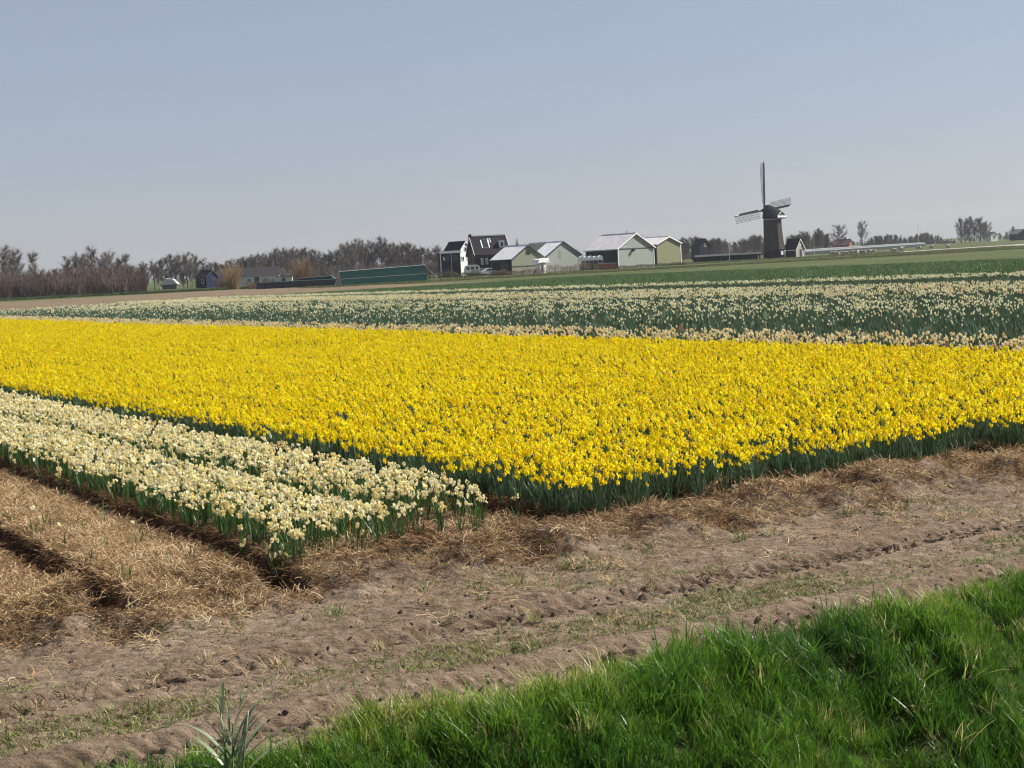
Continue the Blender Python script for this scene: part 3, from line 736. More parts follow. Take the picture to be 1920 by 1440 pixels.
M_tar = surf('tarred_boards', [(0.3, (0.008, 0.008, 0.011)), (0.7, (0.017, 0.016, 0.019))], 2.0, 0.7, 0.02, 8, 0.15)
M_white = plain('white_paint', (0.80, 0.80, 0.78), 0.5, 0.4, 0.04)
M_glass = plain('window_glass', (0.02, 0.025, 0.03), 0.08, 0.6, 0.2)
M_brick = surf('red_brick', [(0.3, (0.20, 0.075, 0.045)), (0.7, (0.30, 0.12, 0.07))], 3, 0.85)
M_redtile = plain('red_tiles', (0.085, 0.042, 0.035), 0.8, 0.2, 0.2)
M_door = plain('dark_door', (0.03, 0.035, 0.035), 0.6)
M_metal = plain('galvanised_metal', (0.45, 0.46, 0.47), 0.45, 0.5, 0.1)

def part(name, mat, parent, fn, smooth=False):
    mb = MB(); fn(mb); return mb.build(name, mat, parent, smooth)
def gable_house(name, label, cat, px, D, alpha, W, L, eave, apex, wallmat, sidemat, roofmat, trim=M_white, roofmat_back=None, over=0.25, z0=0.0, trimw=0.16, group=None):
    """origin = near corner; +x along the gable wall (to the right and back), +y along the side wall (to the left and back)"""
    p = gnd(px, D, z0)
    h = empty(name, (p.x, p.y, z0 - 0.3), alpha); tag(h, label, cat, group)
    e, a = eave + 0.3, apex + 0.3
    for nm, y0 in (('gable_wall', 0.0), ('gable_wall', L - 0.2)):
        part(nm, wallmat, h, lambda mb: mb.prism([(0, y0, 0), (W, y0, 0), (W, y0, e), (W / 2, y0, a), (0, y0, e)], (0, 0.2, 0)))
    for x0 in (0.0, W - 0.2):
        part('side_wall', sidemat, h, lambda mb: mb.box(x0 + (0.003 if x0 == 0 else -0.003), x0 + 0.2, 0.203, L - 0.203, 0, e - 0.05))
    sl = (a - e) / (W / 2); t = 0.16
    for k, sgn in ((0, -1), (1, 1)):
        xe = W / 2 + sgn * (W / 2 + over); ze = e - over * sl
        rm = (roofmat_back or roofmat) if k else roofmat
        part('roof_slope', rm, h, lambda mb: mb.prism([(xe, -over, ze + 0.01), (W / 2, -over, a + 0.01), (W / 2, -over, a + t), (xe, -over, ze + t)], (0, L + 2 * over, 0)))
        if trim is not None:
            part('bargeboard', trim, h, lambda mb: mb.prism([(xe - sgn * 0, -over - 0.06, ze - trimw * 0.5), (W / 2, -over - 0.06, a - trimw * 0.5), (W / 2, -over - 0.06, a + t + 0.03), (xe, -over - 0.06, ze + t + 0.03)], (0, 0.055, 0)))
    if trim is not None:
        part('gutter', trim, h, lambda mb: mb.box(-over - 0.08, -over + 0.02, -over, L + over, e - over * sl - 0.06, e - over * sl + 0.10))
    part('ridge_cap', roofmat, h, lambda mb: mb.box(W / 2 - 0.14, W / 2 + 0.14, -over - 0.01, L + over + .01, a + t - 0.05, a + t + 0.07))
    return h
def window_on(h, x, z, w_, hh, face='gable', bars=1, frame=M_white, glass=M_glass, y=0.0, depth=0.06):
    """a framed window on the gable wall (plane y) or on the side wall (plane x=0)"""
    def bx(mb, a0, a1, z0, z1, o0, o1):
        if face == 'gable': mb.box(a0, a1, y + o0, y + o1, z0, z1)
        else: mb.box(o0, o1, a0, a1, z0, z1)
    f = 0.09
    def fr(mb):
        bx(mb, x, x + w_, z, z + f, -depth, -0.004); bx(mb, x, x + w_, z + hh - f, z + hh, -depth, -0.004)
        bx(mb, x, x + f, z + f, z + hh - f, -depth, -0.004); bx(mb, x + w_ - f, x + w_, z + f, z + hh - f, -depth, -0.004)
        for k in range(bars):
            c = x + w_ * (k + 1) / (bars + 1); bx(mb, c - f / 2, c + f / 2, z + f, z + hh - f, -depth, -0.004)
    wo_ = part('window', frame, h, fr)
    part('pane', glass, wo_, lambda mb: bx(mb, x + f, x + w_ - f, z + f, z + hh - f, -0.03, -0.006))
    return wo_

A = R(40)
# white-gabled shed with green sheeting in front
sh = gable_house('green_shed', 'sage green gabled shed with pale roof, nearest of the farm sheds', 'shed', 961, 322, A, 8.7, 6.6, 3.1, 5.75, M_sagegreen, M_dgreen, M_greysheet, trim=M_door, trimw=.1)
for xx in (3.9, 4.5): window_on(sh, xx, 4.2, 0.45, 0.85, 'gable', 0, M_door)
part('side_door', M_glass, sh, lambda mb: mb.box(-0.06, -0.004, 1.2, 3.6, 0.3, 2.6))
part('skirting_board', M_door, sh, lambda mb: mb.box(0.1, 8.6, -0.05, -0.004, 1.75, 1.95))
part('canopy', M_white, sh, lambda mb: mb.box(7.6, 9.6, -1.2, -0.02, 2.35, 2.47))
# curved second barn
b2 = gable_house('grey_barn', 'pale grey-green gabled barn with white roof strip between two other barns', 'barn', 1024, 345, A, 10.6, 11.0, 3.3, 6.35, M_greygreen, M_dgreen, M_greysheet, trim=M_door, trimw=.1)
part('vent_panel', plain('panel_grey', (0.24, 0.26, 0.23), 0.6), b2, lambda mb: mb.box(4.0, 4.6, -0.04, -0.004, 3.1, 4.9))
sl = 3.05 / 5.3
part('roof_panel', M_darkpanel, b2, lambda mb: mb.prism([(0.15, 5.0, 3.6 + 0.15 * sl + .175), (4.9, 5.0, 3.6 + 4.9 * sl + .175), (4.9, 5.0, 3.6 + 4.9 * sl + .22), (0.15, 5.0, 3.6 + .15 * sl + .22)], (0, 5.9, 0)))
# big barn
b3 = gable_house('big_barn', 'largest barn with mauve roof, pale gable and dark open side', 'barn', 1160, 338, A, 10.9, 10.2, 4.15, 7.25, M_greygreen, M_dgreen, M_mauve, trim=M_white, over=.3, trimw=.2)
part('lean_band', M_door, b3, lambda mb: mb.box(0.1, 10.8, -0.05, -0.004, 4.25, 4.45))
part('corner_trim', M_white, b3, lambda mb: mb.box(-0.05, 0.14, -0.06, -0.004, 0.1, 4.4))
part('corner_trim', M_white, b3, lambda mb: mb.box(10.76, 10.95, -0.06, -0.004, 0.1, 4.4))
part('hoist_hood', M_door, b3, lambda mb: mb.prism([(4.1, -0.5, 4.2), (4.9, -0.5, 4.2), (4.5, -0.5, 3.7)], (0, 0.49, 0)))
part('open_bay', M_tar, b3, lambda mb: mb.box(-0.07, -0.004, 0.25, 0.9, 0.1, 4.2))
part('gable_light', M_white, b3, lambda mb: mb.box(0.3, 2.6, -0.05, -0.004, 4.7, 4.82))
b4 = gable_house('olive_barn', 'plain olive gabled barn at the right end of the farm', 'barn', 1233, 352, A, 7.7, 9.5, 4.75, 6.25, M_olive, M_dgreen, M_mauve, trim=M_white, over=.25, trimw=.18)
part('corner_trim', M_white, b4, lambda mb: mb.box(7.52, 7.75, -0.06, -0.004, 0.1, 4.9))
# main dark house: long roof towards the camera
B = R(14)
def long_house():
    p = gnd(894, 352); h = empty('dark_house', (p.x, p.y, -0.3), B); tag(h, 'dark two-storey house with brown tiled roof, skylights and white ridge', 'house')
    Lx, W, e, a = 7.6, 8.6, 4.75, 8.75
    part('front_wall', M_tar, h, lambda mb: mb.box(0.2, Lx, 0, 0.2, 0, e))
    part('back_wall', M_tar, h, lambda mb: mb.box(0.2, Lx, W - .2, W, 0, e))
    for x0 in (0.0, Lx):
        part('gable_wall', M_tar, h, lambda mb: mb.prism([(x0, 0, 0), (x0, W, 0), (x0, W, e), (x0, W / 2, a), (x0, 0, e)], (0.2, 0, 0)))
    sl = (a - e) / (W / 2)
    rf = None
    for sg in (-1, 1):
        ye = W / 2 + sg * (W / 2 + .3); ze = e - .3 * sl
        q = part('roof_slope', M_tile, h, lambda mb: mb.prism([(-.3, ye, ze + .01), (-.3, W / 2, a + .01), (-.3, W / 2, a + .22), (-.3, ye, ze + .22)], (Lx + .8, 0, 0)))
        if sg < 0: rf = q
        for x0 in (-.38, Lx + .52):
            part('bargeboard', M_white, h, lambda mb: mb.prism([(x0, ye, ze - .02), (x0, W / 2, a - .02), (x0, W / 2, a + .3), (x0, ye, ze + .3)], (.075, 0, 0)))
    part('ridge_trim', M_white, h, lambda mb: mb.box(-.2, Lx + .45, W / 2 - .22, W / 2 + .22, a + .2, a + .42))
    part('chimney', M_tar, h, lambda mb: mb.box(-.45, .15, W / 2 - .3, W / 2 + .3, a - .3, a + .75))
    nrm = Vector((0, -sl, 1)).normalized()
    for x0, x1, t0, t1, fr_ in ((2.0, 3.6, .36, .78, M_white), (3.75, 4.2, .62, .86, M_metal)):
        def zz(t): return -.3 + t * (W / 2 + .3), e - .3 * sl + t * (W / 2 + .3) * sl + .23
        (ya, za), (yb, zb) = zz(t0), zz(t1)
        def fr(mb):
            for xx in (x0, x1): mb.beam((xx, ya, za + .05), (xx, yb, zb + .05), .2, .1)
            for yy, z_ in ((ya, za), (yb, zb)): mb.beam((x0 + .1, yy, z_ + .05), (x1 - .1, yy, z_ + .05), .1, .1)
        sk = part('skylight', fr_, rf, fr)
        part('pane', M_glass, rf, lambda mb: mb.prism([(x0 + .1, ya, za + .03), (x0 + .1, yb, zb + .03), (x0 + .1, yb, zb + .06), (x0 + .1, ya, za + .06)], (x1 - x0 - .2, 0, 0)))
    dm = part('dormer', M_white, h, lambda mb: mb.box(5.9, 7.0, 1.2, 3.4, 6.2, 7.75))
    part('pane', M_glass, dm, lambda mb: mb.box(6.15, 6.75, 1.15, 1.196, 6.4, 7.4))
    for xx in (1.1, 2.2, 4.0, 5.4): window_on(h, xx, 2.6, .55, 1.4, 'gable', 1)
    for xx in (1.1, 2.2): window_on(h, xx, .5, .7, 1.3, 'gable', 1)
    part('downpipe', M_metal, h, lambda mb: mb.box(-.08, -.004, 2.6, 2.72, 0, 5.6))
long_house()
# white gabled house behind, and the black flat-roofed annexe
wh = gable_house('white_house', 'narrow white gabled house with black roof behind the black annexe', 'house', 862, 362, R(46), 4.6, 5.2, 5.3, 7.7, M_white, M_white, M_blackroof, over=.2, trimw=.2)
for xx, z_ in ((0.7, 3.6), (2.6, 3.6)): window_on(wh, xx, z_, 1.0, 1.1, 'gable', 1)
window_on(wh, 1.8, 5.7, 0.9, 1.1, 'gable', 0)
def annexe():
    p = gnd(828, 345); h = empty('black_annexe', (p.x, p.y, -0.3), R(12)); tag(h, 'black flat-roofed timber annexe with white fascia and posts', 'building')
    part('front_wall', M_tar, h, lambda mb: mb.box(.2, 4.4, 0, .2, 0, 5.6)); part('side_wall', M_tar, h, lambda mb: mb.box(0, .2, 0, 4.2, 0, 5.6)); part('side_wall', M_tar, h, lambda mb: mb.box(4.2, 4.4, .2, 4.2, 0, 5.6)); part('back_wall', M_tar, h, lambda mb: mb.box(.2, 4.2, 4.0, 4.2, 0, 5.6))
    part('flat_roof', M_metal, h, lambda mb: mb.box(-.15, 4.55, -.15, 4.35, 5.6, 5.75))
    part('fascia', M_white, h, lambda mb: mb.box(-.2, 4.6, -.22, -.153, 5.4, 5.95))
    part('post', M_white, h, lambda mb: mb.box(-.1, .06, -.2, -.004, 0, 5.4)); part('post', M_metal, h, lambda mb: mb.box(2.3, 2.42, -.12, -.004, 0, 5.4))
    window_on(h, .5, 3.5, 1.5, 1.5, 'gable', 1, M_tar); window_on(h, 2.6, 3.5, 1.4, 1.5, 'gable', 1, M_tar); window_on(h, .5, .8, 1.5, 1.6, 'gable', 1, M_tar)
    part('blind', M_white, h, lambda mb: mb.prism([(.6, -.1, 4.0), (1.0, -.1, 4.0), (.6, -.1, 4.8)], (0, .03, 0)))
annexe()
# caravan and car between the houses
def caravan(px, D, label, Lc, Hc, wins):
    p = gnd(px, D); h = empty('caravan', (p.x, p.y, 0.0), R(8)); tag(h, label, 'caravan')
    prof = [(0.0, .55), (0.06, 1.3), (.35, Hc - .15), (.8, Hc), (Lc - .7, Hc), (Lc - .25, Hc - .2), (Lc, 1.4), (Lc - .15, .5)]
    part('body', M_white, h, lambda mb: mb.prism([(x, 0, z) for x, z in prof], (0, 2.1, 0)))
    for x0, x1 in wins:
        part('window', M_glass, h, lambda mb: mb.prism([(x0, -.03, 1.35), (x1, -.03, 1.35), (x1, -.03, 1.95), (x0, -.03, 1.95)], (0, .026, 0)))
    for x0 in (Lc * .45, Lc * .6):
        part('wheel', M_tar, h, lambda mb: mb.tube([(x0, -.02, .32), (x0, .2, .32)], .32, 12))
    part('drawbar', M_metal, h, lambda mb: mb.beam((Lc - .3, 1.05, .5), (Lc + .9, 1.05, .48), .1, .1))
    part('skirt', M_door, h, lambda mb: mb.box(.3, Lc - .4, .1, 2.0, .2, .5))
caravan(872, 336, 'white caravan with three dark windows in front of the dark house', 3.4, 2.35, ((.4, 1.0), (1.35, 2.0), (2.4, 2.9)))
def small_car(px, D, label, rz, paint):
    p = gnd(px, D); h = empty('parked_car', (p.x, p.y, 0.0), rz); tag(h, label, 'car')
    prof = [(0, .35), (.03, .8), (.35, .95), (1.0, 1.0), (1.5, 1.45), (2.9, 1.48), (3.6, 1.0), (3.95, .9), (4.0, .35)]
    part('body', paint, h, lambda mb: mb.prism([(x, 0, z) for x, z in prof], (0, 1.7, 0)))
    part('window', M_glass, h, lambda mb: mb.prism([(1.2, -.02, 1.02), (3.3, -.02, 1.02), (2.85, -.02, 1.38), (1.55, -.02, 1.38)], (0, .016, 0)))
    for x0 in (.75, 3.2):
        for yy in (-.02, 1.52): part('wheel', M_tar, h, lambda mb: mb.tube([(x0, yy, .31), (x0, yy + .2, .31)], .31, 12))
small_car(902, 330, 'white car with sloping front beside the caravan', R(20), M_white)
small_car(692, 330, 'white car roof showing above the green netting', R(5), M_white)
# small white hut, tarpaulin-covered rack, brick wall, hedge
def hut():
    p = gnd(1012, 316); h = empty('white_hut', (p.x, p.y, 0), A); tag(h, 'tiny white hut with pale roof at the corner of the green shed', 'hut')
    part('wall', M_white, h, lambda mb: mb.box(0.3, 1.9, 0, 1.5, 0, 1.9)); part('roof', M_white, h, lambda mb: mb.prism([(-.5, -.3, 2.0), (2.4, -.3, 2.3), (2.4, -.3, 2.95), (-.2, -.3, 2.75)], (0, 2.1, 0))); part('door', M_door, h, lambda mb: mb.box(.5, 1.1, -.04, -.004, .1, 1.7))
hut()
def rack():
    p = gnd(1088, 322); h = empty('covered_rack', (p.x, p.y, 0), R(6)); tag(h, 'open rack under a bright white cover before the big barn', 'rack')
    for k in range(6):
        for yy in (0, 1.6): part('post', M_metal, h, lambda mb: mb.box(k * .95, k * .95 + .1, yy, yy + .1, 0, 2.0))
    def cov(mb):
        for k in range(5):
            mb.prism([(k * .98 - .1, -.2, 2.0), (k * .98 + .88, -.2, 2.0), (k * .98 + .80, -.2, 2.75), (k * .98 + .4, -.2, 2.95 - .08 * (k % 2)), (k * .98, -.2, 2.75)], (0, 2.1, 0))
    part('cover', M_white, h, cov)
    for k in range(5):
        part('crate', M_olive if k % 2 else M_brick, h, lambda mb: mb.box(k * .95 + .15, k * .95 + .85, .15, 1.5, .05, 1.3 + .25 * (k % 3)))
rack()
def brick_wall():
    p = gnd(1124, 318); h = empty('brick_wall', (p.x, p.y, 0), R(2)); tag(h, 'low red brick wall at the foot of the big barn', 'wall')
    part('brickwork', M_brick, h, lambda mb: mb.box(0, 3.5, 0, .3, 0, 1.2)); part('coping', M_mauve, h, lambda mb: mb.box(-.05, 3.55, -.05, .35, 1.2, 1.3))
brick_wall()
# green windbreak netting frame
M_net = surf('green_netting', [(0.3, (0.005, 0.022, 0.020)), (0.7, (0.010, 0.040, 0.035))], 1.2, 0.9, 0.0, None, 0.03, 6, (0.4, 0.4, 3))
M_netd = plain('dark_netting', (0.010, 0.026, 0.024), 0.8, 0.2, 0.3)
def netting(name, label, pxa, Da, pxb, Db, ha, hb, depth, mat):
    a, b = gnd(pxa, Da), gnd(pxb, Db); d = (b - a); Ln = d.length; h = empty(name, a, math.atan2(d.y, d.x)); tag(h, label, 'netting')
    part('net', mat, h, lambda mb: (mb.add([(0, 0, .1), (Ln, 0, .1), (Ln, .9, hb), (0, .9, ha), (0, .93, ha), (Ln, .93, hb), (Ln, .03, .1), (0, .03, .1)], [(0, 1, 2, 3), (4, 5, 6, 7), (3, 2, 5, 4), (1, 6, 5, 2), (0, 3, 4, 7)])))
    n = max(2, int(Ln / 3.2))
    for k in range(n + 1):
        x = Ln * k / n; hh = ha + (hb - ha) * k / n
        part('post', M_metal, h, lambda mb: mb.box(x - .05, x + .05, .95, 1.05, 0, hh + .15))
        part('brace', M_metal, h, lambda mb: mb.beam((x, 1.05, hh * .9), (x, 1.05 + depth, .1), .06, .06))
    for t in (.45, .985):
        part('rail', M_sagegreen if t < .9 else M_metal, h, lambda mb: mb.beam((0, .9 * t - .05, ha * t + .05), (Ln, .9 * t - .05, hb * t + .05), .06, .09))
    part('end_brace', M_metal, h, lambda mb: mb.beam((Ln, .9, hb), (Ln + 2.0, -.3, .15), .08, .08))
    return h
netting('windbreak_netting', 'green windbreak netting on a long sloping frame left of the farm', 642, 268, 802, 276, 2.45, 2.85, 2.0, M_net)
netting('windbreak_netting', 'small green net in front of the tan bush', 560, 300, 622, 300, 1.5, 1.7, 1.2, M_net)
def long_low(name, label, pxa, Da, pxb, Db, hh, wd, mat, topmat, cat):
    a, b = gnd(pxa, Da), gnd(pxb, Db); d = b - a; Ln = d.length; h = empty(name, a, math.atan2(d.y, d.x)); tag(h, label, cat)
    part('body', mat, h, lambda mb: mb.prism([(0, 0, 0), (0, wd, 0), (0, wd - .3, hh), (0, .3, hh)], (Ln, 0, 0)))
    part('cover', topmat, h, lambda mb: mb.prism([(-.05, .2, hh + .004), (-.05, wd - .2, hh + .004), (-.05, wd * .5, hh + .12)], (Ln + .1, 0, 0)))
    for k in range(int(Ln / 4)): part('weight', M_door, h, lambda mb: mb.box(2 + k * 4, 2.4 + k * 4, -.25, .05, 0, .35))
    return h
long_low('covered_heap', 'long black plastic covered heap at the edge of the bare soil', 480, 292, 628, 282, 1.1, 3.0, plain('black_plastic', (0.012, 0.012, 0.013), 0.5, .4, .2), M_netd, 'heap')

# left: blue-black house, white barn with dark roof, grey roof in the trees
bh = gable_house('blue_house', 'small dark blue gabled house with white window by the left trees', 'house', 388, 402, R(52), 4.0, 4.0, 2.7, 4.3, plain('dark_blue_boards', (0.012, 0.020, 0.050), .8, .1), M_tar, M_blackroof, trim=M_door, over=.2)
window_on(bh, 1.0, 1.4, 1.0, 1.2, 'side', 0)
wb = empty('white_barn', gnd(412, 415), R(4)); tag(wb, 'long white-walled barn with dark roof behind the tan willow', 'barn')
part('front_wall', plain('whitewashed_wall', (0.52, 0.50, 0.48), .8, .2, .1), wb, lambda mb: mb.box(0, 15.5, 0, 6, 0, 2.3))
part('roof', plain('dark_slate', (0.035, 0.032, 0.036), .85, .1), wb, lambda mb: mb.prism([(-.3, -.4, 2.31), (-.3, 6.4, 2.31), (-.3, 3, 4.6)], (16.1, 0, 0)))
for xx in (2.4, 7.2, 11.5): window_on(wb, xx, .8, 1.1, .9, 'gable', 1)
part('door', M_door, wb, lambda mb: mb.box(9.2, 10.4, -.05, -.004, 0, 2.0))
lw = empty('white_shed', gnd(520, 380), R(5)); tag(lw, 'low pale shed with flat roof right of the white barn', 'shed')
part('wall', plain('pale_wall', (.5, .47, .43), .8), lw, lambda mb: mb.box(0, 3.6, 0, 3, 0, 1.8)); part('roof', M_darkpanel, lw, lambda mb: mb.box(-.2, 3.8, -.2, 3.2, 1.803, 2.0)); part('door', M_door, lw, lambda mb: mb.box(1.2, 2.0, -.05, -.004, 0, 1.6))
gr = empty('grey_roof_shed', gnd(302, 425), R(3)); tag(gr, 'low grey roof half hidden at the foot of the left grove', 'shed')
part('wall', M_darkpanel, gr, lambda mb: mb.box(.4, 4.2, 0, 3, 0, 1.2)); part('roof', M_mauve, gr, lambda mb: mb.prism([(0, -.3, 1.21), (4.6, -.3, 1.21), (3.4, -.3, 2.6), (1.3, -.3, 2.9)], (0, 3.5, 0)))
# right: small red-roofed house, white house, dark barn
rh = gable_house('red_roof_house', 'small far house with red tiled roof between two trees on the right', 'house', 1592, 720, R(62), 6, 7.5, 2.2, 4.6, M_brick, M_brick, M_redtile, trim=M_door)
part('chimney', M_brick, rh, lambda mb: mb.box(2.6, 3.4, 2.0, 2.7, 4.6, 6.0))
w2 = gable_house('white_villa', 'tiny far white house below the big tree cluster on the right', 'house', 1858, 800, R(25), 4.5, 3, 3.2, 4.6, M_white, M_white, M_darkpanel, trim=None)
window_on(w2, 1.6, 1.6, 1.1, 1.3, 'gable', 0)
w3 = gable_house('dark_barn', 'dark gabled barn at the right edge of the picture', 'barn', 1908, 760, R(20), 8, 6, 3.0, 5.0, M_tar, M_tar, M_darkpanel, trim=None)
part('door', M_dgreen, w3, lambda mb: mb.box(2.5, 5.0, -.05, -.004, 0, 2.4))
w4 = gable_house('wood_house', 'dark steep-roofed house half hidden in the wood left of the windmill', 'house', 1312, 520, R(30), 5, 4.5, 4.0, 6.6, M_tar, M_tar, M_blackroof, trim=None)
window_on(w4, 2, 4.4, .9, 1.0, 'gable', 0)

# ================================================================== WINDMILL
M_thatch = surf('old_thatch', [(0.3, (0.050, 0.042, 0.037)), (0.7, (0.080, 0.068, 0.060))], 2.0, 0.9, 0.05, 12, 0.1)
M_thatchd = surf('dark_thatch', [(0.3, (0.024, 0.023, 0.026)), (0.7, (0.045, 0.042, 0.045))], 2.0, 0.9, 0.05, 12, 0.1)
M_lat = plain('grey_lattice', (0.09, 0.09, 0.09), .7, .3)
M_stock = plain('black_stock', (0.015, 0.015, 0.016), .5, .4)
M_millgreen = plain('mill_green', (0.03, 0.06, 0.035), .6)
def windmill():
    D = 388; p = gnd(1452.0, D); g = R(46)
    h = empty('windmill', (p.x, p.y, 0), 0); tag(h, 'dark thatched octagonal windmill with four bare lattice sails', 'windmill')
    def ring(r, z, n=8, off=R(-71)): return [(r * math.cos(off + 2 * math.pi * k / n), r * math.sin(off + 2 * math.pi * k / n), z) for k in range(n)]
    def loft(mb, rings, capn=True):
        n = len(rings[0]); vs_ = sum(rings, []); fs = []
        for q in range(len(rings) - 1):
            for k in range(n): fs.append((q * n + k, q * n + (k + 1) % n, (q + 1) * n + (k + 1) % n, (q + 1) * n + k))
        fs.append(tuple(range((len(rings) - 1) * n, len(rings) * n))); mb.add(vs_, fs)
    base = part('base', M_tar, h, lambda mb: loft(mb, [ring(2.80, -.3), ring(2.68, 2.05), ring(2.66, 2.2)]))
    bd = part('body', M_thatch, h, lambda mb: loft(mb, [ring(2.78, 2.15), ring(2.72, 2.3), ring(2.46, 4.5), ring(2.22, 7.0), ring(2.10, 9.2), ring(2.14, 9.45)]))
    part('collar', M_metal, h, lambda mb: loft(mb, [ring(2.22, 9.46, 16), ring(2.22, 9.66, 16)]))
    # turning frame for cap and sails: local +y = shaft direction (away to the left), rear gable at -y
    hd = g
    cap = empty('cap_frame', (0, 0, 0), hd); 
    bpy.data.objects.remove(cap)
    rot = Matrix.Rotation(hd, 4, 'Z')
    def T(q): return rot @ Vector(q)
    def cap_fn(mb):
        secs = []
        for y, wd, zr, zb in ((-2.6, 2.0, 11.5, 9.75), (-2.1, 2.25, 11.8, 9.68), (-.5, 2.35, 12.6, 9.66), (1.2, 2.1, 13.25, 9.68), (2.05, 1.5, 13.1, 10.0)):
            prof = [(-1.0, 0), (-.88, .28), (-.62, .58), (-.30, .86), (0, 1.0), (.30, .86), (.62, .58), (.88, .28), (1.0, 0)]
            secs.append([T((a * wd, y, zb + b * (zr - zb))) for a, b in prof])
        n = 9; vs_ = sum(secs, []); fs = []
        for q in range(len(secs) - 1):
            for k in range(n - 1): fs.append((q * n + k, q * n + k + 1, (q + 1) * n + k + 1, (q + 1) * n + k))
            fs.append((q * n + n - 1, q * n, (q + 1) * n, (q + 1) * n + n - 1))
        fs += [tuple(range(n))[::-1], tuple(range((len(secs) - 1) * n, len(secs) * n))]
        mb.add(vs_, fs)
    cp = part('cap', M_thatchd, h, cap_fn)
    part('rear_gable', M_millgreen, cp, lambda mb: mb.prism([T((-1.7, -2.66, 9.95)), T((1.7, -2.66, 9.95)), T((1.1, -2.66, 10.8)), T((0, -2.66, 11.35)), T((-1.1, -2.66, 10.8))], T((0, .04, 0)) - T((0, 0, 0))))
    part('storm_board', M_white, cp, lambda mb: mb.prism([T((-1.95, -2.74, 9.9)), T((1.95, -2.74, 9.9)), T((1.8, -2.74, 10.35)), T((-1.8, -2.74, 10.35))], T((0, .06, 0))))
    for sg in (-1, 1):
        part('gable_edge', M_white, cp, lambda mb: mb.beam(T((sg * 1.85, -2.70, 10.3)), T((0, -2.70, 11.5)), .12, .08))
    # windshaft, tilted up towards the sails
    tilt = R(6); ax = Vector((0, math.cos(tilt), math.sin(tilt))); hub = Vector((0, 2.55, 11.9))
    part('windshaft', M_stock, h, lambda mb: mb.tube([T(hub - ax * 2.5), T(hub + ax * .45)], [.32, .36], 10))
    part('shaft_head', M_stock, h, lambda mb: mb.beam(T(hub - ax * .35), T(hub + ax * .40), .75, .75, up=T((0, -.1, 1))))
    e1 = Vector((1, 0, 0)); e2 = e1.cross(ax) * -1
    if e2.z < 0: e2 = -e2
    ro = R(6.5); RAD = 11.9
    for k in range(4):
        t = math.pi / 2 + ro + k * math.pi / 2
        d = (e1 * math.cos(t) + e2 * math.sin(t)); s = (e1 * math.cos(t + math.pi / 2) + e2 * math.sin(t + math.pi / 2))  # trailing side, seen from behind
        c = hub + ax * (0.16 if k % 2 else -0.16)
        st = part('sail_stock', M_stock, h, lambda mb: mb.beam(T(c), T(c + d * RAD), .34, .36, w2=.18, h2=.2, up=T(ax)))
        def lead(mb):
            mb.prism([T(c + d * 2.2 - s * .12), T(c + d * (RAD - .5) - s * .10), T(c + d * (RAD - .5) - s * .42), T(c + d * 2.2 - s * .46)], T(ax * .05))
        part('leading_board', M_stock, st, lead)
        def lat(mb):
            for q in range(19):
                r_ = 2.2 + (RAD - 2.45) * q / 18
                tw = R(20 - 14 * q / 18); sd = s * math.cos(tw) + ax * math.sin(tw) * -1
                mb.beam(T(c + d * r_), T(c + d * r_ + sd * 1.75), .058, .058)
            for q in (.35, .68, 1.0):
                pts = []
                for r_, twd in ((2.2, 20), (RAD * .6, 11), (RAD - .25, 6)):
                    tw = R(twd); pts.append(T(c + d * r_ + (s * math.cos(tw) - ax * math.sin(tw)) * 1.75 * q))
                mb.beam(pts[0], pts[1], .075, .075); mb.beam(pts[1], pts[2], .075, .075)
        part('lattice', M_lat, st, lat)
        if k == 1: part('tip_board', M_white, st, lambda mb: mb.prism([T(c + d * (RAD - 1.6) - s * .13 - ax * .1), T(c + d * (RAD - .1) - s * .13 - ax * .1), T(c + d * (RAD - .1) - s * .4 - ax * .1), T(c + d * (RAD - 1.6) - s * .4 - ax * .1)], T(-ax * .04)))
    # windows and door on the lit side of the base
    for a_, z0, z1, w_, mt in ((-20, .0, 1.9, 1.0, M_white), (18, .7, 1.7, .8, M_white), (-55, .8, 1.7, .7, M_white)):
        r_ = 2.56; t = R(a_); c = Vector((r_ * math.cos(t), r_ * math.sin(t), 0)); tn = Vector((-math.sin(t), math.cos(t), 0)); nn = Vector((math.cos(t), math.sin(t), 0))
        o = part('door' if z0 == 0 else 'window', mt, base, lambda mb: mb.prism([c - tn * w_ / 2 + Vector((0, 0, z0)), c + tn * w_ / 2 + Vector((0, 0, z0)), c + tn * w_ / 2 + Vector((0, 0, z1)), c - tn * w_ / 2 + Vector((0, 0, z1))], nn * .22))
windmill()
mh = gable_house('mill_hut', 'small dark-roofed gabled hut with white edges beside the windmill', 'hut', 1493, 386, R(44), 3.5, 3.4, 2.0, 4.3, plain('tan_boards', (0.34, 0.31, 0.26), .8), M_dgreen, M_blackroof, trim=M_white, trimw=.12, over=.2)
part('door', M_door, mh, lambda mb: mb.box(1.5, 2.4, -.05, -.004, 0.2, 2.2))
part('round_window', M_white, mh, lambda mb: mb.prism([(1.75 + .28 * math.cos(k * math.pi / 4), -.05, 3.3 + .28 * math.sin(k * math.pi / 4)) for k in range(8)], (0, .046, 0)))
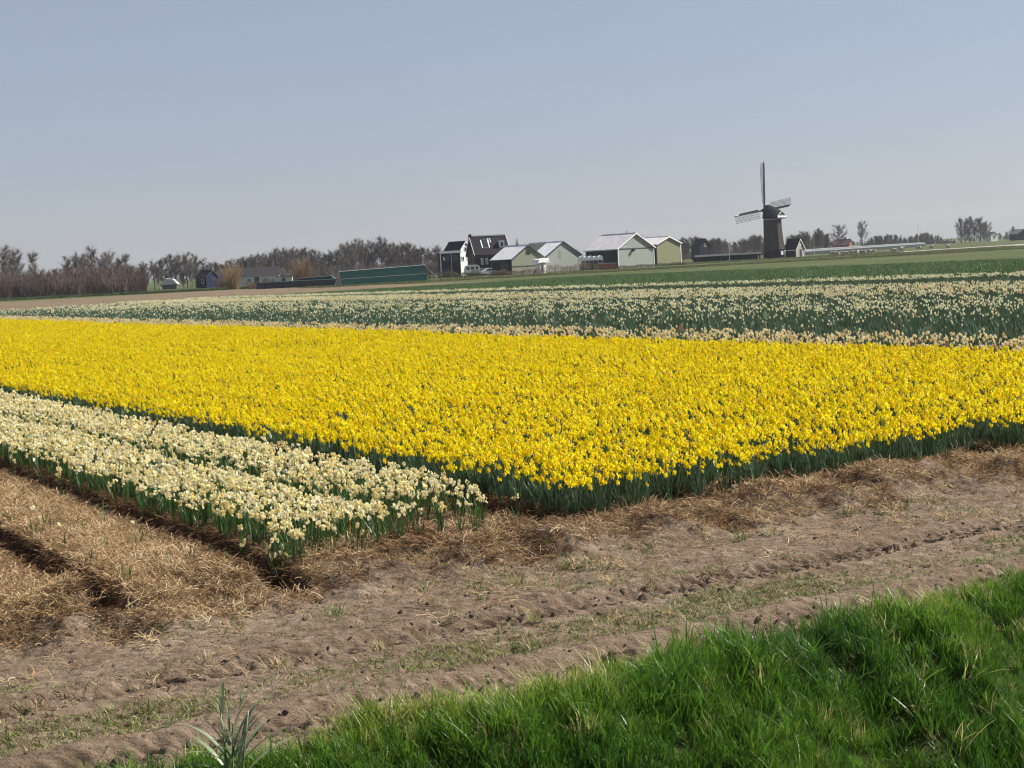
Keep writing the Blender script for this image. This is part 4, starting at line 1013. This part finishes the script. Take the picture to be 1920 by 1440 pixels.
# open shed with white roof edge and dark posts left of the mill
a, b = gnd(1304, 392), gnd(1426, 396); d = b - a; Ln = d.length
os_ = empty('open_shed', a, math.atan2(d.y, d.x)); tag(os_, 'long low open shed with pale roof edge and many dark posts by the windmill', 'shed')
for k in range(23):
    x = .15 + (Ln - .3) * k / 22
    part('post', M_tar, os_, lambda mb: mb.box(x - .16, x + .16, 0, .25, 0, 1.35))
part('back_wall', plain('shed_back', (.10, .09, .08), .8), os_, lambda mb: mb.box(0, Ln, 1.6, 1.8, 0, 1.35))
part('roof', M_darkpanel, os_, lambda mb: mb.box(-.2, Ln + .2, -.05, 2.0, 1.353, 1.5)); part('roof_edge', M_greysheet, os_, lambda mb: mb.box(-.2, Ln + .2, -.2, -.053, 1.3, 1.75))
# long pale greenhouse right of the mill
M_foil = surf('pale_greenhouse_foil', [(0.3, (0.19, 0.21, 0.21)), (0.7, (0.26, 0.28, 0.275))], .3, .6, 0, None, .5)
a, b = gnd(1500, 470), gnd(1735, 640); d = b - a; Ln = d.length
gh = empty('greenhouse', a, math.atan2(d.y, d.x)); tag(gh, 'long low pale greenhouse stretching right from behind the windmill', 'greenhouse')
part('front_wall', M_foil, gh, lambda mb: mb.box(0, Ln, 0, .1, .903, 1.42)); part('base_wall', M_dgreen, gh, lambda mb: mb.box(0, Ln, .003, .12, 0, .9)); part('roof', M_foil, gh, lambda mb: mb.prism([(0, -.1, 1.423), (0, 5, 1.423), (0, 2.4, 1.6)], (Ln, 0, 0))); part('gable_end', M_foil, gh, lambda mb: mb.box(.003, .1, .13, 4.9, 0, 1.42))
# pale raised track on the right
a, b = gnd(1690, 362), gnd(2050, 425); d = b - a; nrm = Vector((-d.y, d.x, 0)).normalized()
mb = MB(); mb.add([a - nrm * 1.5 + Vector((0, 0, -.1)), b - nrm * 1.5 + Vector((0, 0, -.1)), b - nrm * .6 + Vector((0, 0, .28)), a - nrm * .6 + Vector((0, 0, .2)), a + nrm * 3 + Vector((0, 0, .2)), b + nrm * 3 + Vector((0, 0, .28))], [(0, 1, 2, 3), (3, 2, 5, 4)])
tag(mb.build('path', plain('pale_path', (.24, .23, .19), .9, .1, .1)), kind='structure')
# poles
for px, D, hh, lab, r_ in ((1368, 380, 4.4, 'thin pale pole left of the windmill', .06), (1527, 380, 4.6, 'thin pale pole right of the mill hut', .06), (1722, 640, 9.0, 'thin tall mast in front of the far right wood', .09), (795, 300, 4.6, 'white pole at the end of the green netting', .07)):
    e = empty('pole', gnd(px, D)); tag(e, lab, 'pole')
    part('shaft', M_metal, e, lambda mb: mb.tube([(0, 0, -.2), (0, 0, hh)], [r_, r_ * .7], 6)); part('cap', M_white, e, lambda mb: mb.tube([(0, 0, hh), (0, 0, hh + .12)], [r_ * 1.4, r_ * .8], 6))

# ================================================================== TREES
M_bark = surf('bark', [(0.3, (0.075, 0.060, 0.050)), (0.7, (0.14, 0.115, 0.095))], 3, 0.9)
M_birch = surf('pale_bark', [(0.3, (0.22, 0.19, 0.165)), (0.7, (0.34, 0.30, 0.27))], 3, 0.9)
def twigmat(name, a, b):
    return plant(name, [(0.0, a), (1.0, b)], 0.0, 0.85, 0.1)
M_twig = twigmat('grey_brown_twigs', (0.098, 0.082, 0.070), (0.148, 0.122, 0.102))
M_twigr = twigmat('red_brown_twigs', (0.090, 0.062, 0.050), (0.14, 0.096, 0.076))
M_twigp = twigmat('pale_twigs', (0.15, 0.125, 0.11), (0.21, 0.175, 0.15))
M_twigt = twigmat('tan_willow_twigs', (0.20, 0.125, 0.055), (0.27, 0.175, 0.08))
M_conif = twigmat('conifer_needles', (0.018, 0.032, 0.018), (0.035, 0.055, 0.028))
def make_tree(seed, H=11.0, spread=0.75, bole=0.22, nlimb=11, twigs=2400, tw=0.024, droop=0.0, up=0.75, lean=0.0, crown_low=0.25):
    """trunk mesh (bole and limbs) and crown mesh (branchlets and twigs spread through the crown)"""
    rr = random.Random(seed); tr, cr = MB(), MB()
    r0 = H * 0.018
    top = Vector((lean * H, rr.uniform(-.03, .03) * H, H * 0.9))
    pts = [Vector((0, 0, -0.4))]; n = 6
    for k in range(1, n + 1):
        t = k / n; pts.append(Vector((top.x * t * t + rr.gauss(0, .012) * H, top.y * t + rr.gauss(0, .012) * H, top.z * t)))
    tr.tube(pts, [r0 * (1 - 0.88 * k / n) for k in range(n + 1)], 6)
    def on_trunk(t):
        q = t * n; i = min(int(q), n - 1); return pts[i].lerp(pts[i + 1], q - i)
    segs = []
    for k in range(nlimb):
        t = bole + (0.93 - bole) * (k + rr.random()) / nlimb
        b = on_trunk(t); y = k * 2.4 + rr.uniform(-.5, .5)
        L = H * spread * 0.55 * (1.05 - 0.62 * (t - bole) / (1 - bole)) * rr.uniform(.7, 1.15)
        out = Vector((math.cos(y), math.sin(y), 0)); a = b.copy(); path = [b]; el = rr.uniform(.35, .8) * up * 1.4
        for j in range(4):
            a = a + (out * math.cos(el) + Vector((0, 0, 1)) * math.sin(el)) * L / 4 + Vector((rr.gauss(0, .03), rr.gauss(0, .03), rr.gauss(0, .03))) * L
            el += rr.uniform(0.0, .25) - droop; path.append(a.copy())
        rl = r0 * 0.42 * (1.1 - 0.6 * t)
        tr.tube(path, [rl, rl * .8, rl * .6, rl * .42, rl * .2], 4)
        for j in range(4): segs.append((path[j], path[j + 1], L * (1.0 - 0.15 * j)))
    for k in range(n // 2, n): segs.append((pts[k], pts[k + 1], H * .25))
    sub = []
    for k in range(int(nlimb * 17)):
        a, b, L = rr.choice(segs); p = a.lerp(b, rr.random()); d = (b - a).normalized()
        d = (d + Vector((rr.gauss(0, .75), rr.gauss(0, .75), rr.gauss(.25 * up, .5) - droop))).normalized(); ln = L * rr.uniform(.30, .75)
        q = p + d * ln * .5 + Vector((rr.gauss(0, .05), rr.gauss(0, .05), .05)) * ln; e = q + (d + Vector((0, 0, .25 * up - droop))).normalized() * ln * .5
        cr.tube([p, q, e], [tw * 1.8, tw * 1.2, tw * .5], 3, cap=False); sub += [(p, q), (q, e)]
    for k in range(twigs):
        a, b = rr.choice(sub); p = a.lerp(b, rr.random()); d = (b - a).normalized()
        d = (d + Vector((rr.gauss(0, .7), rr.gauss(0, .7), rr.gauss(.25 * up, .45) - droop * 2))).normalized(); ln = H * rr.uniform(.045, .12)
        e = p + d * ln; sd = d.orthogonal().normalized() * tw * .55; s2 = d.cross(sd)
        n0 = len(cr.v); cr.v += [tuple(p - sd), tuple(p + sd), tuple(p + s2 * 1.4), tuple(e)]; cr.f += [(n0, n0 + 1, n0 + 3), (n0 + 1, n0 + 2, n0 + 3), (n0 + 2, n0, n0 + 3)]; cr.mi += [0] * 3
    return tr, cr
def make_bush(seed, H=4.0, Wd=4.0, stems=60, twigs=1100, tw=0.030, fan=0.5):
    rr = random.Random(seed); tr, cr = MB(), MB(); sub = []
    for k in range(stems):
        y = rr.random() * 6.28; q = rr.random() ** .6 * Wd * .28; p = Vector((math.cos(y) * q, math.sin(y) * q, -.1)); L = H * rr.uniform(.6, 1.0); ln_ = fan * rr.uniform(.2, 1) 
        path = [p]; a = p.copy(); el = ln_ * .5
        for j in range(3):
            a = a + Vector((math.cos(y) * math.sin(el), math.sin(y) * math.sin(el), math.cos(el))) * L / 3 + Vector((rr.gauss(0, .04), rr.gauss(0, .04), 0)) * L; el += rr.uniform(-.1, .3) * fan; path.append(a.copy())
        tr.tube(path, [tw * 2.2, tw * 1.6, tw * 1.1, tw * .5], 3, cap=False)
        for j in range(3): sub.append((path[j], path[j + 1]))
    for k in range(twigs):
        a, b = rr.choice(sub); p = a.lerp(b, rr.random()); d = (b - a).normalized()
        d = (d + Vector((rr.gauss(0, .55), rr.gauss(0, .55), rr.gauss(.2, .3)))).normalized(); ln = H * rr.uniform(.08, .22)
        e = p + d * ln; sd = d.orthogonal().normalized() * tw * .6; s2 = d.cross(sd); n0 = len(cr.v)
        cr.v += [tuple(p - sd), tuple(p + sd), tuple(p + s2 * 1.4), tuple(e)]; cr.f += [(n0, n0 + 1, n0 + 3), (n0 + 1, n0 + 2, n0 + 3), (n0 + 2, n0, n0 + 3)]; cr.mi += [0] * 3
    return tr, cr
def tm(pair, mt_trunk, mt_crown, kind='tree'):
    return (pair[0].mesh('trunk', [mt_trunk], True), pair[1].mesh('crown', [mt_crown]))
TREES = [tm(make_tree(700 + k, 11, (.55, .65, .5, .6, .75, .5)[k], up=1.0, nlimb=13, twigs=2600), M_birch if k % 2 else M_bark, M_twig) for k in range(6)]
PALE = [tm(make_tree(720 + k, 11, (.45, .5, .55, .42)[k], up=1.0, nlimb=13, twigs=1300, tw=.032, lean=(.1, -.05, .04, .12)[k]), M_birch, M_twigp) for k in range(4)]
ROUND = [tm(make_tree(740 + k, 11, (1.0, .9)[k], bole=.15, nlimb=16, twigs=3400), M_bark, M_twig) for k in range(2)]
DENSE = [tm(make_tree(750 + k, 11, (.66, .6)[k], bole=.06, up=.95, nlimb=16, twigs=4200, tw=.028), M_bark, M_twig) for k in range(2)]
BUSH = [tm(make_bush(760 + k), M_twigr, M_twigr) for k in range(4)]
WILLOW = [tm(make_bush(780 + k, 6.2, 5.0, 80, 2200, .028, .55), M_twigt, M_twigt) for k in range(2)]
def place(kind, pair, px, D, H, base, label, group, cat, wscale=1.0, z=0.0):
    p = gnd(px, D, z); e = empty(kind, p, random.random() * 6.28); s = H / base; e.scale = (s * wscale, s * wscale, s)
    tag(e, label, cat, group)
    link('trunk' if cat == 'tree' else 'stems', pair[0], None, e); link('crown' if cat == 'tree' else 'twigs', pair[1], None, e)
    return e
def ht(px, ytop, D):
    """height of something at column px, depth D whose top reads at ytop"""
    q = at(px, ytop, D); return max(q.z, 0.5)
# --- left edge: pale leaning trees and rusty scrub
LEFT_PALE = [(-18, 462, 400), (8, 459, 398), (34, 462, 404), (66, 470, 410), (158, 474, 405), (178, 460, 410), (206, 468, 412), (236, 474, 408)]
for k, (px, yt, D) in enumerate(LEFT_PALE):
    place('bare_tree', PALE[k % 4], px, D, ht(px, yt, D), 10.6, 'pale bare tree rising out of the rusty scrub, %s of eight from the left edge' % ORD[k], 'pale trees above the left scrub', 'tree', 1.15)
for k, (px, yt, D) in enumerate(((22, 478, 415), (130, 482, 420), (150, 476, 418), (196, 480, 420), (226, 482, 418))):
    place('bare_tree', random.choice(TREES), px, D, ht(px, yt, D), 10.6, 'dark bare tree behind the rusty scrub, %s of five from the left' % ORD[k], 'dark trees behind the left scrub', 'tree', 1.2)
k = 0
for row, (D, y0) in enumerate(((386, 515), (398, 507))):
    px = -20 + row * 12
    while px < 272:
        yt = y0 + random.uniform(-8, 6) - (10 if (row == 1 and 90 < px < 262) else 0)
        place('rusty_shrub', BUSH[k % 4], px, D + random.uniform(-4, 4), ht(px, yt, D), 4.0, 'rusty brown bare shrub in the scrub along the left field edge', 'rusty shrubs of the left scrub', 'shrub', random.uniform(1.2, 1.6)); k += 1
        px += random.uniform(17, 25)
# --- grove left of the blue house
for k, (px, yt, D) in enumerate(sorted(((272, 492, 440), (290, 488, 445), (306, 486, 450), (322, 478, 446), (338, 476, 452), (352, 474, 448), (368, 477, 452), (382, 484, 448), (300, 494, 432), (330, 490, 436), (360, 488, 436)))):
    place('bare_tree', random.choice(TREES + DENSE), px, D, ht(px, yt, D), 10.6, 'bare tree in the rounded grove left of the blue house, %s from the left' % ORD[k], 'trees of the rounded left grove', 'tree', 1.15)
place('willow', WILLOW[0], 437, 318, ht(437, 491, 318), 6.2, 'round tan willow bush standing alone before the white barn', None, 'willow', 1.0)
place('willow', WILLOW[1], 566, 330, ht(566, 482, 330), 6.2, 'tan willow bush behind the small green net', None, 'willow', 1.0)
for px, yt, D, lab in ((472, 526, 300, 'small dark shrub at the left end of the black heap'), (505, 521, 330, 'dark green shrub before the white barn wall'), (418, 518, 340, 'green shrub at the left foot of the tan willow')):
    place('small_shrub', BUSH[1], px, D, ht(px, yt, D), 4.0, lab, None, 'shrub', 1.8)
# --- tall wood between blue house and farm
tops = [(400, 492), (430, 488), (455, 482), (480, 479), (510, 471), (535, 470), (560, 466), (580, 464), (600, 470), (625, 472), (650, 460), (670, 455), (700, 450), (730, 452), (760, 456), (790, 462), (818, 461)]
k = 0; px = 398
while px < 832:
    yt = np.interp(px, [t[0] for t in tops], [t[1] for t in tops]) + random.uniform(-3, 6)
    D = random.uniform(470, 520)
    place('wood_tree', random.choice(TREES + DENSE), px, D, ht(px, yt, D), 10.6, 'bare tree in the long wood between the blue house and the farm', 'trees of the long wood', 'tree', 1.05); px += random.uniform(6.0, 9.5)
# far filling of the wood reads as one mass
def wood(name, label, spans, protos, D0, D1, n, low=0.0):
    pos, rot, scl = [], [], []
    for (x0, y0), (x1, y1) in zip(spans[:-1], spans[1:]):
        m_ = max(1, int(n * (x1 - x0) / (spans[-1][0] - spans[0][0])))
        for j in range(m_):
            t = random.random(); px = x0 + (x1 - x0) * t; D = random.uniform(D0, D1); H = ht(px, y0 + (y1 - y0) * t + random.uniform(-1, 5), D) * random.uniform(.82, 1.0)
            p = gnd(px, D); pos.append(p); rot.append((0, 0, random.random() * 6.28)); scl.append(H / 10.6)
    idx = [random.randrange(len(protos)) for _ in pos]
    return scatter(name, pos, rot, scl, idx, protos, label, 'wood')
def joined(pair):
    mb = bpy.data.meshes.new('tree_mass'); bm = bmesh.new(); bm.from_mesh(pair[0]); bm.from_mesh(pair[1])
    bm.to_mesh(mb); bm.free(); mb.materials.append(pair[1].materials[0]); return mb
UNDER = [joined(tm(make_bush(790 + k, 6.0, 15.0, 90, 2600, .036, .9), M_twig, M_twig)) for k in range(2)]
MASS = [joined(q) for q in TREES[:4] + DENSE] + UNDER
wood('wood_backing', 'hazy mass of bare trees behind the long wood', [(395, 494), (480, 488), (580, 478), (650, 472), (700, 466), (800, 472), (835, 472)], MASS, 525, 600, 56)
wood('left_wood_backing', 'hazy dark mass of bare trees behind the left scrub', [(-40, 505), (60, 510), (110, 500), (160, 490), (250, 492), (290, 500), (395, 500)], MASS, 430, 500, 40)
wood('middle_wood', 'far bare wood behind the farm barns', [(940, 462), (1090, 462), (1130, 450), (1200, 438), (1225, 440), (1250, 444), (1285, 450)], MASS, 520, 620, 44)
wood('mill_wood', 'far bare wood behind the windmill', [(1278, 446), (1300, 440), (1340, 446), (1385, 448), (1400, 442), (1430, 438), (1470, 438), (1500, 436), (1520, 434), (1545, 430), (1555, 440)], MASS, 560, 680, 150)
wood('far_right_wood', 'low hazy wood on the far right horizon', [(1625, 446), (1645, 440), (1665, 437), (1690, 441), (1700, 446), (1715, 438), (1735, 434), (1760, 442), (1790, 448)], MASS, 800, 1000, 120)
wood('horizon_wood', 'hazy low tree line along the horizon', [(1550, 450), (1640, 448), (1790, 446), (1870, 438), (1890, 430), (1930, 428), (2000, 434)], MASS, 950, 1200, 150)
wood('long_wood_undergrowth', 'low grey brush along the foot of the long wood', [(395, 480), (600, 470), (835, 462)], UNDER, 455, 515, 46)
wood('left_horizon_wood', 'hazy low trees along the left horizon', [(-250, 520), (-40, 505)], MASS, 450, 560, 20)
# --- single trees on the right and by the farm
for px, yt, D, pr, lab, ws in ((1574, 421, 690, ROUND[1], 'rounded bare tree left of the red-roofed house', 1.0), (1617, 419, 690, TREES[4], 'ragged bare tree right of the red-roofed house', 1.05),
        (1802, 409, 790, DENSE[1], 'leftmost tree of the tall cluster on the far right', 1.0), (1818, 407, 800, DENSE[0], 'second tree of the tall cluster on the far right', 1.0),
        (1838, 408, 800, DENSE[1], 'dense right-hand tree of the tall cluster on the far right', 1.25), (1850, 416, 795, ROUND[1], 'rounded tree at the right end of the tall cluster', 1.0),
        (1828, 411, 815, ROUND[0], 'broad tree in the middle of the tall far right cluster', .9), (1810, 415, 820, DENSE[1], 'rear tree between the first two of the far right cluster', 1.1), (1845, 420, 825, DENSE[0], 'lower rear tree at the right of the tall far cluster', 1.2), (1900, 424, 830, TREES[3], 'bare tree behind the dark barn at the right edge', 1.0), (1535, 429, 600, DENSE[0], 'dense bare tree at the right end of the mill wood', 1.0), (1508, 433, 600, ROUND[1], 'rounded bare tree behind the mill hut', 1.0)):
    place('bare_tree', pr, px, D, ht(px, yt, D), 10.6, lab, None, 'tree', ws)
def conifer(px, D, yt, label, wd=.32):
    H = ht(px, yt, D); e = empty('conifer', gnd(px, D)); tag(e, label, 'conifer')
    part('trunk', M_bark, e, lambda mb: mb.tube([(0, 0, -.3), (0, 0, H * .95)], [H * .02, .02], 5))
    rr = random.Random(int(px)); mb = MB()
    for k in range(420):
        z = H * (.12 + .86 * rr.random()); r_ = H * wd * (1 - z / H) * .9 + .12; y = rr.random() * 6.28; L = r_ * rr.uniform(.6, 1.1)
        a = Vector((0, 0, z)); b = Vector((math.cos(y) * L, math.sin(y) * L, z - L * .25)); sd = Vector((-math.sin(y), math.cos(y), 0)) * L * .22
        mb.add([a, a.lerp(b, .6) + sd, b, a.lerp(b, .6) - sd], [(0, 1, 2, 3)])
    mb.build('crown', M_conif, e)
conifer(1178, 372, 430, 'dark pointed conifer above the big barn roof'); conifer(972, 380, 444, 'dark conifer between the dark house and the sheds', .45); conifer(1236, 420, 436, 'small dark conifer above the olive barn', .22)

# ================================================================== HEDGES, VERGE, SHEEP
M_hedge = twigmat('brown_hedge_twigs', (0.10, 0.062, 0.045), (0.17, 0.115, 0.08))
M_hedgeg = twigmat('dull_green_hedge', (0.035, 0.045, 0.022), (0.07, 0.075, 0.038))
def hedge(label, pxa, Da, pxb, Db, h0, mt, seed, wd=1.0, dens=220):
    rr = random.Random(seed); a, b = gnd(pxa, Da), gnd(pxb, Db); d = b - a; Ln = d.length; e = empty('hedge', a, math.atan2(d.y, d.x)); tag(e, label, 'hedge')
    st, tw_ = MB(), MB()
    for k in range(int(Ln * 5)):
        x = rr.random() * Ln; y = rr.uniform(0, wd); st.tube([(x, y, -.1), (x + rr.gauss(0, .1), y, h0 * .5), (x + rr.gauss(0, .2), y, h0 * rr.uniform(.7, 1))], [.035, .025, .012], 3, cap=False)
    for k in range(int(Ln * dens)):
        x = rr.random() * Ln; y = rr.uniform(-.1, wd + .1); z = rr.random() ** .8 * h0 * (0.85 + .2 * math.sin(x * .9) + .12 * math.sin(x * 2.7)); ln = rr.uniform(.12, .35)
        dr = Vector((rr.gauss(0, .6), rr.gauss(0, .6), rr.uniform(.2, 1))).normalized(); p = Vector((x, y, z)); sd = dr.orthogonal().normalized() * .03
        tw_.add([p - sd, p + sd, p + dr * ln], [(0, 1, 2)])
    st.build('stems', M_bark, e); tw_.build('twigs', mt, e)
hedge('reddish brown bare hedge in front of the grey barn', 1024, 314, 1104, 318, 1.5, M_hedge, 1)
hedge('low brown weedy hedge before the green shed', 920, 308, 1022, 311, 1.0, M_hedge, 2)
hedge('dark hedge under the caravan and black annexe', 824, 303, 905, 306, 1.25, M_hedgeg, 3, 1.2, 330)
hedge('dark green hedge foot left of the black annexe', 800, 322, 830, 325, 1.6, M_hedgeg, 4, 1.0, 260)
hedge('low dull green growth at the foot of the big barn', 1160, 326, 1290, 346, .55, M_hedgeg, 5, 1.2, 120)
# rough verge strips, ditch bank lines: low uneven tussocks
def verge(name, label, uvs, n, mt, hh, sd):
    rr = random.Random(sd); proto = [blades(sd * 10 + k, 40, (hh * .5, hh), .035, (.1, .8), (.1, .8), .5, mt, 2) for k in range(3)]
    pos = []
    (pa, Da), (pb, Db), wd = uvs
    a, b = gnd(pa, Da), gnd(pb, Db); d = (b - a); nr = Vector((-d.y, d.x, 0)).normalized()
    for k in range(n):
        q = a + d * rr.random() + nr * rr.uniform(0, wd); pos.append((q.x, q.y, -.03))
    n = len(pos)
    scatter(name, pos, np.stack([rng.normal(0, .05, n), rng.normal(0, .05, n), rng.uniform(0, 6, n)], -1), rng.uniform(.7, 1.4, n), rng.integers(0, 3, n), proto, label, 'grass')
M_vg = plant('verge_blades', [(0.0, (0.06, 0.085, 0.025)), (0.6, (0.105, 0.115, 0.04)), (1.0, (0.19, 0.165, 0.08))], .25, .6, .2)
M_vd = plant('dark_verge_blades', [(0.0, (0.035, 0.055, 0.018)), (1.0, (0.075, 0.095, 0.03))], .25, .6, .2)
verge('farm_verge', 'rough olive grass verge in front of the farm', ((600, 255), (1960, 300), 18), 5200, M_vg, .28, 81)
verge('left_ditch_verge', 'dark green grassy ditch bank in front of the left trees', ((-60, 338), (480, 318), 12), 2600, M_vd, .5, 82)
verge('far_meadow_tussocks', 'rough meadow grass around the windmill', ((1250, 345), (2000, 345), 45), 5200, M_vg, .22, 83)

def sheep_mesh():
    v_ = [(-.42, 0, .72), (0, 0, .74), (.38, 0, .76), (.58, 0, .92), (.78, 0, .90), (-.36, .14, .42), (-.36, .14, .02), (-.36, -.14, .42), (-.36, -.14, .02), (.32, .14, .42), (.32, .14, .02), (.32, -.14, .42), (.32, -.14, .02), (-.6, 0, .66)]
    e_ = [(0, 1), (1, 2), (2, 3), (3, 4), (0, 5), (5, 6), (0, 7), (7, 8), (2, 9), (9, 10), (2, 11), (11, 12), (0, 13)]
    rad = [.27, .31, .27, .15, .09, .09, .05, .09, .05, .09, .05, .09, .05, .07]
    me = bpy.data.meshes.new('sheep_body'); me.from_pydata(v_, e_, []); o = bpy.data.objects.new('sheep_tmp', me); COL.objects.link(o)
    o.modifiers.new('skin', 'SKIN'); sv = me.skin_vertices[0].data
    for k, r_ in enumerate(rad): sv[k].radius = (r_, r_ * (.95)); sv[k].use_root = (k == 1)
    sb = o.modifiers.new('sub', 'SUBSURF'); sb.levels = 1
    dg = bpy.context.evaluated_depsgraph_get(); res = bpy.data.meshes.new_from_object(o.evaluated_get(dg)); bpy.data.objects.remove(o)
    res.materials.clear(); res.materials.append(plain('wool', (.40, .36, .29), .95, .1, .15)); return res
SHEEP = sheep_mesh()
M_face = plain('sheep_face', (.07, .06, .055), .8)
mb = MB(); mb.tube([(.72, 0, .93), (.80, 0, .90), (.92, 0, .80)], [.085, .09, .05], 6); mb.beam((.74, -.06, .98), (.70, -.20, 1.0), .05, .03); mb.beam((.74, .06, .98), (.70, .20, 1.0), .05, .03); FACE = mb.mesh('face', [M_face], True)
spots = [(1560, 478), (1566, 478), (1570, 478.5), (1581, 477.5), (1586, 478), (1598, 476), (1607, 475), (1612, 474.5), (1620, 475), (1630, 473.5), (1638, 473), (1675, 471.5), (1680, 470), (1689, 469), (1692.5, 466.5), (1723, 466.5), (1747, 464.5), (1778, 463.5)]
for i, (px, py) in enumerate(spots):
    d = FW + RT * ((px - 960) / FPX) + UP * ((720 - py - 2.5) / FPX); t = (-0.0 - CAMZ) / d.z
    D = d.y * t * .96; D = min(max(D, 330), 460)
    e = empty('sheep', gnd(px, D), random.choice((0, math.pi)) + random.gauss(0, .5)); e.scale = (1.1,) * 3
    tag(e, 'woolly sheep in the far meadow, %s from the windmill' % ORD[i], 'sheep', 'sheep in the far meadow')
    link('body', SHEEP, None, e); link('face', FACE, None, e)

# ================================================================== HAZE
mb = MB(); mb.box(-1600, 1600, -60, 1750, -3.5, 30)
hz = mb.mesh('haze'); o = link('haze', hz); tag(o, 'thin pale haze over the polder', 'haze', None, 'stuff')
mt, nt, out = new_mat('haze_air')
pv = nt.nodes.new('ShaderNodeVolumePrincipled'); pv.inputs['Color'].default_value = (0.80, 0.86, 0.95, 1); pv.inputs['Density'].default_value = 0.00010; pv.inputs['Anisotropy'].default_value = 0.2
nt.links.new(pv.outputs[0], out.inputs['Volume']); hz.materials.append(mt)
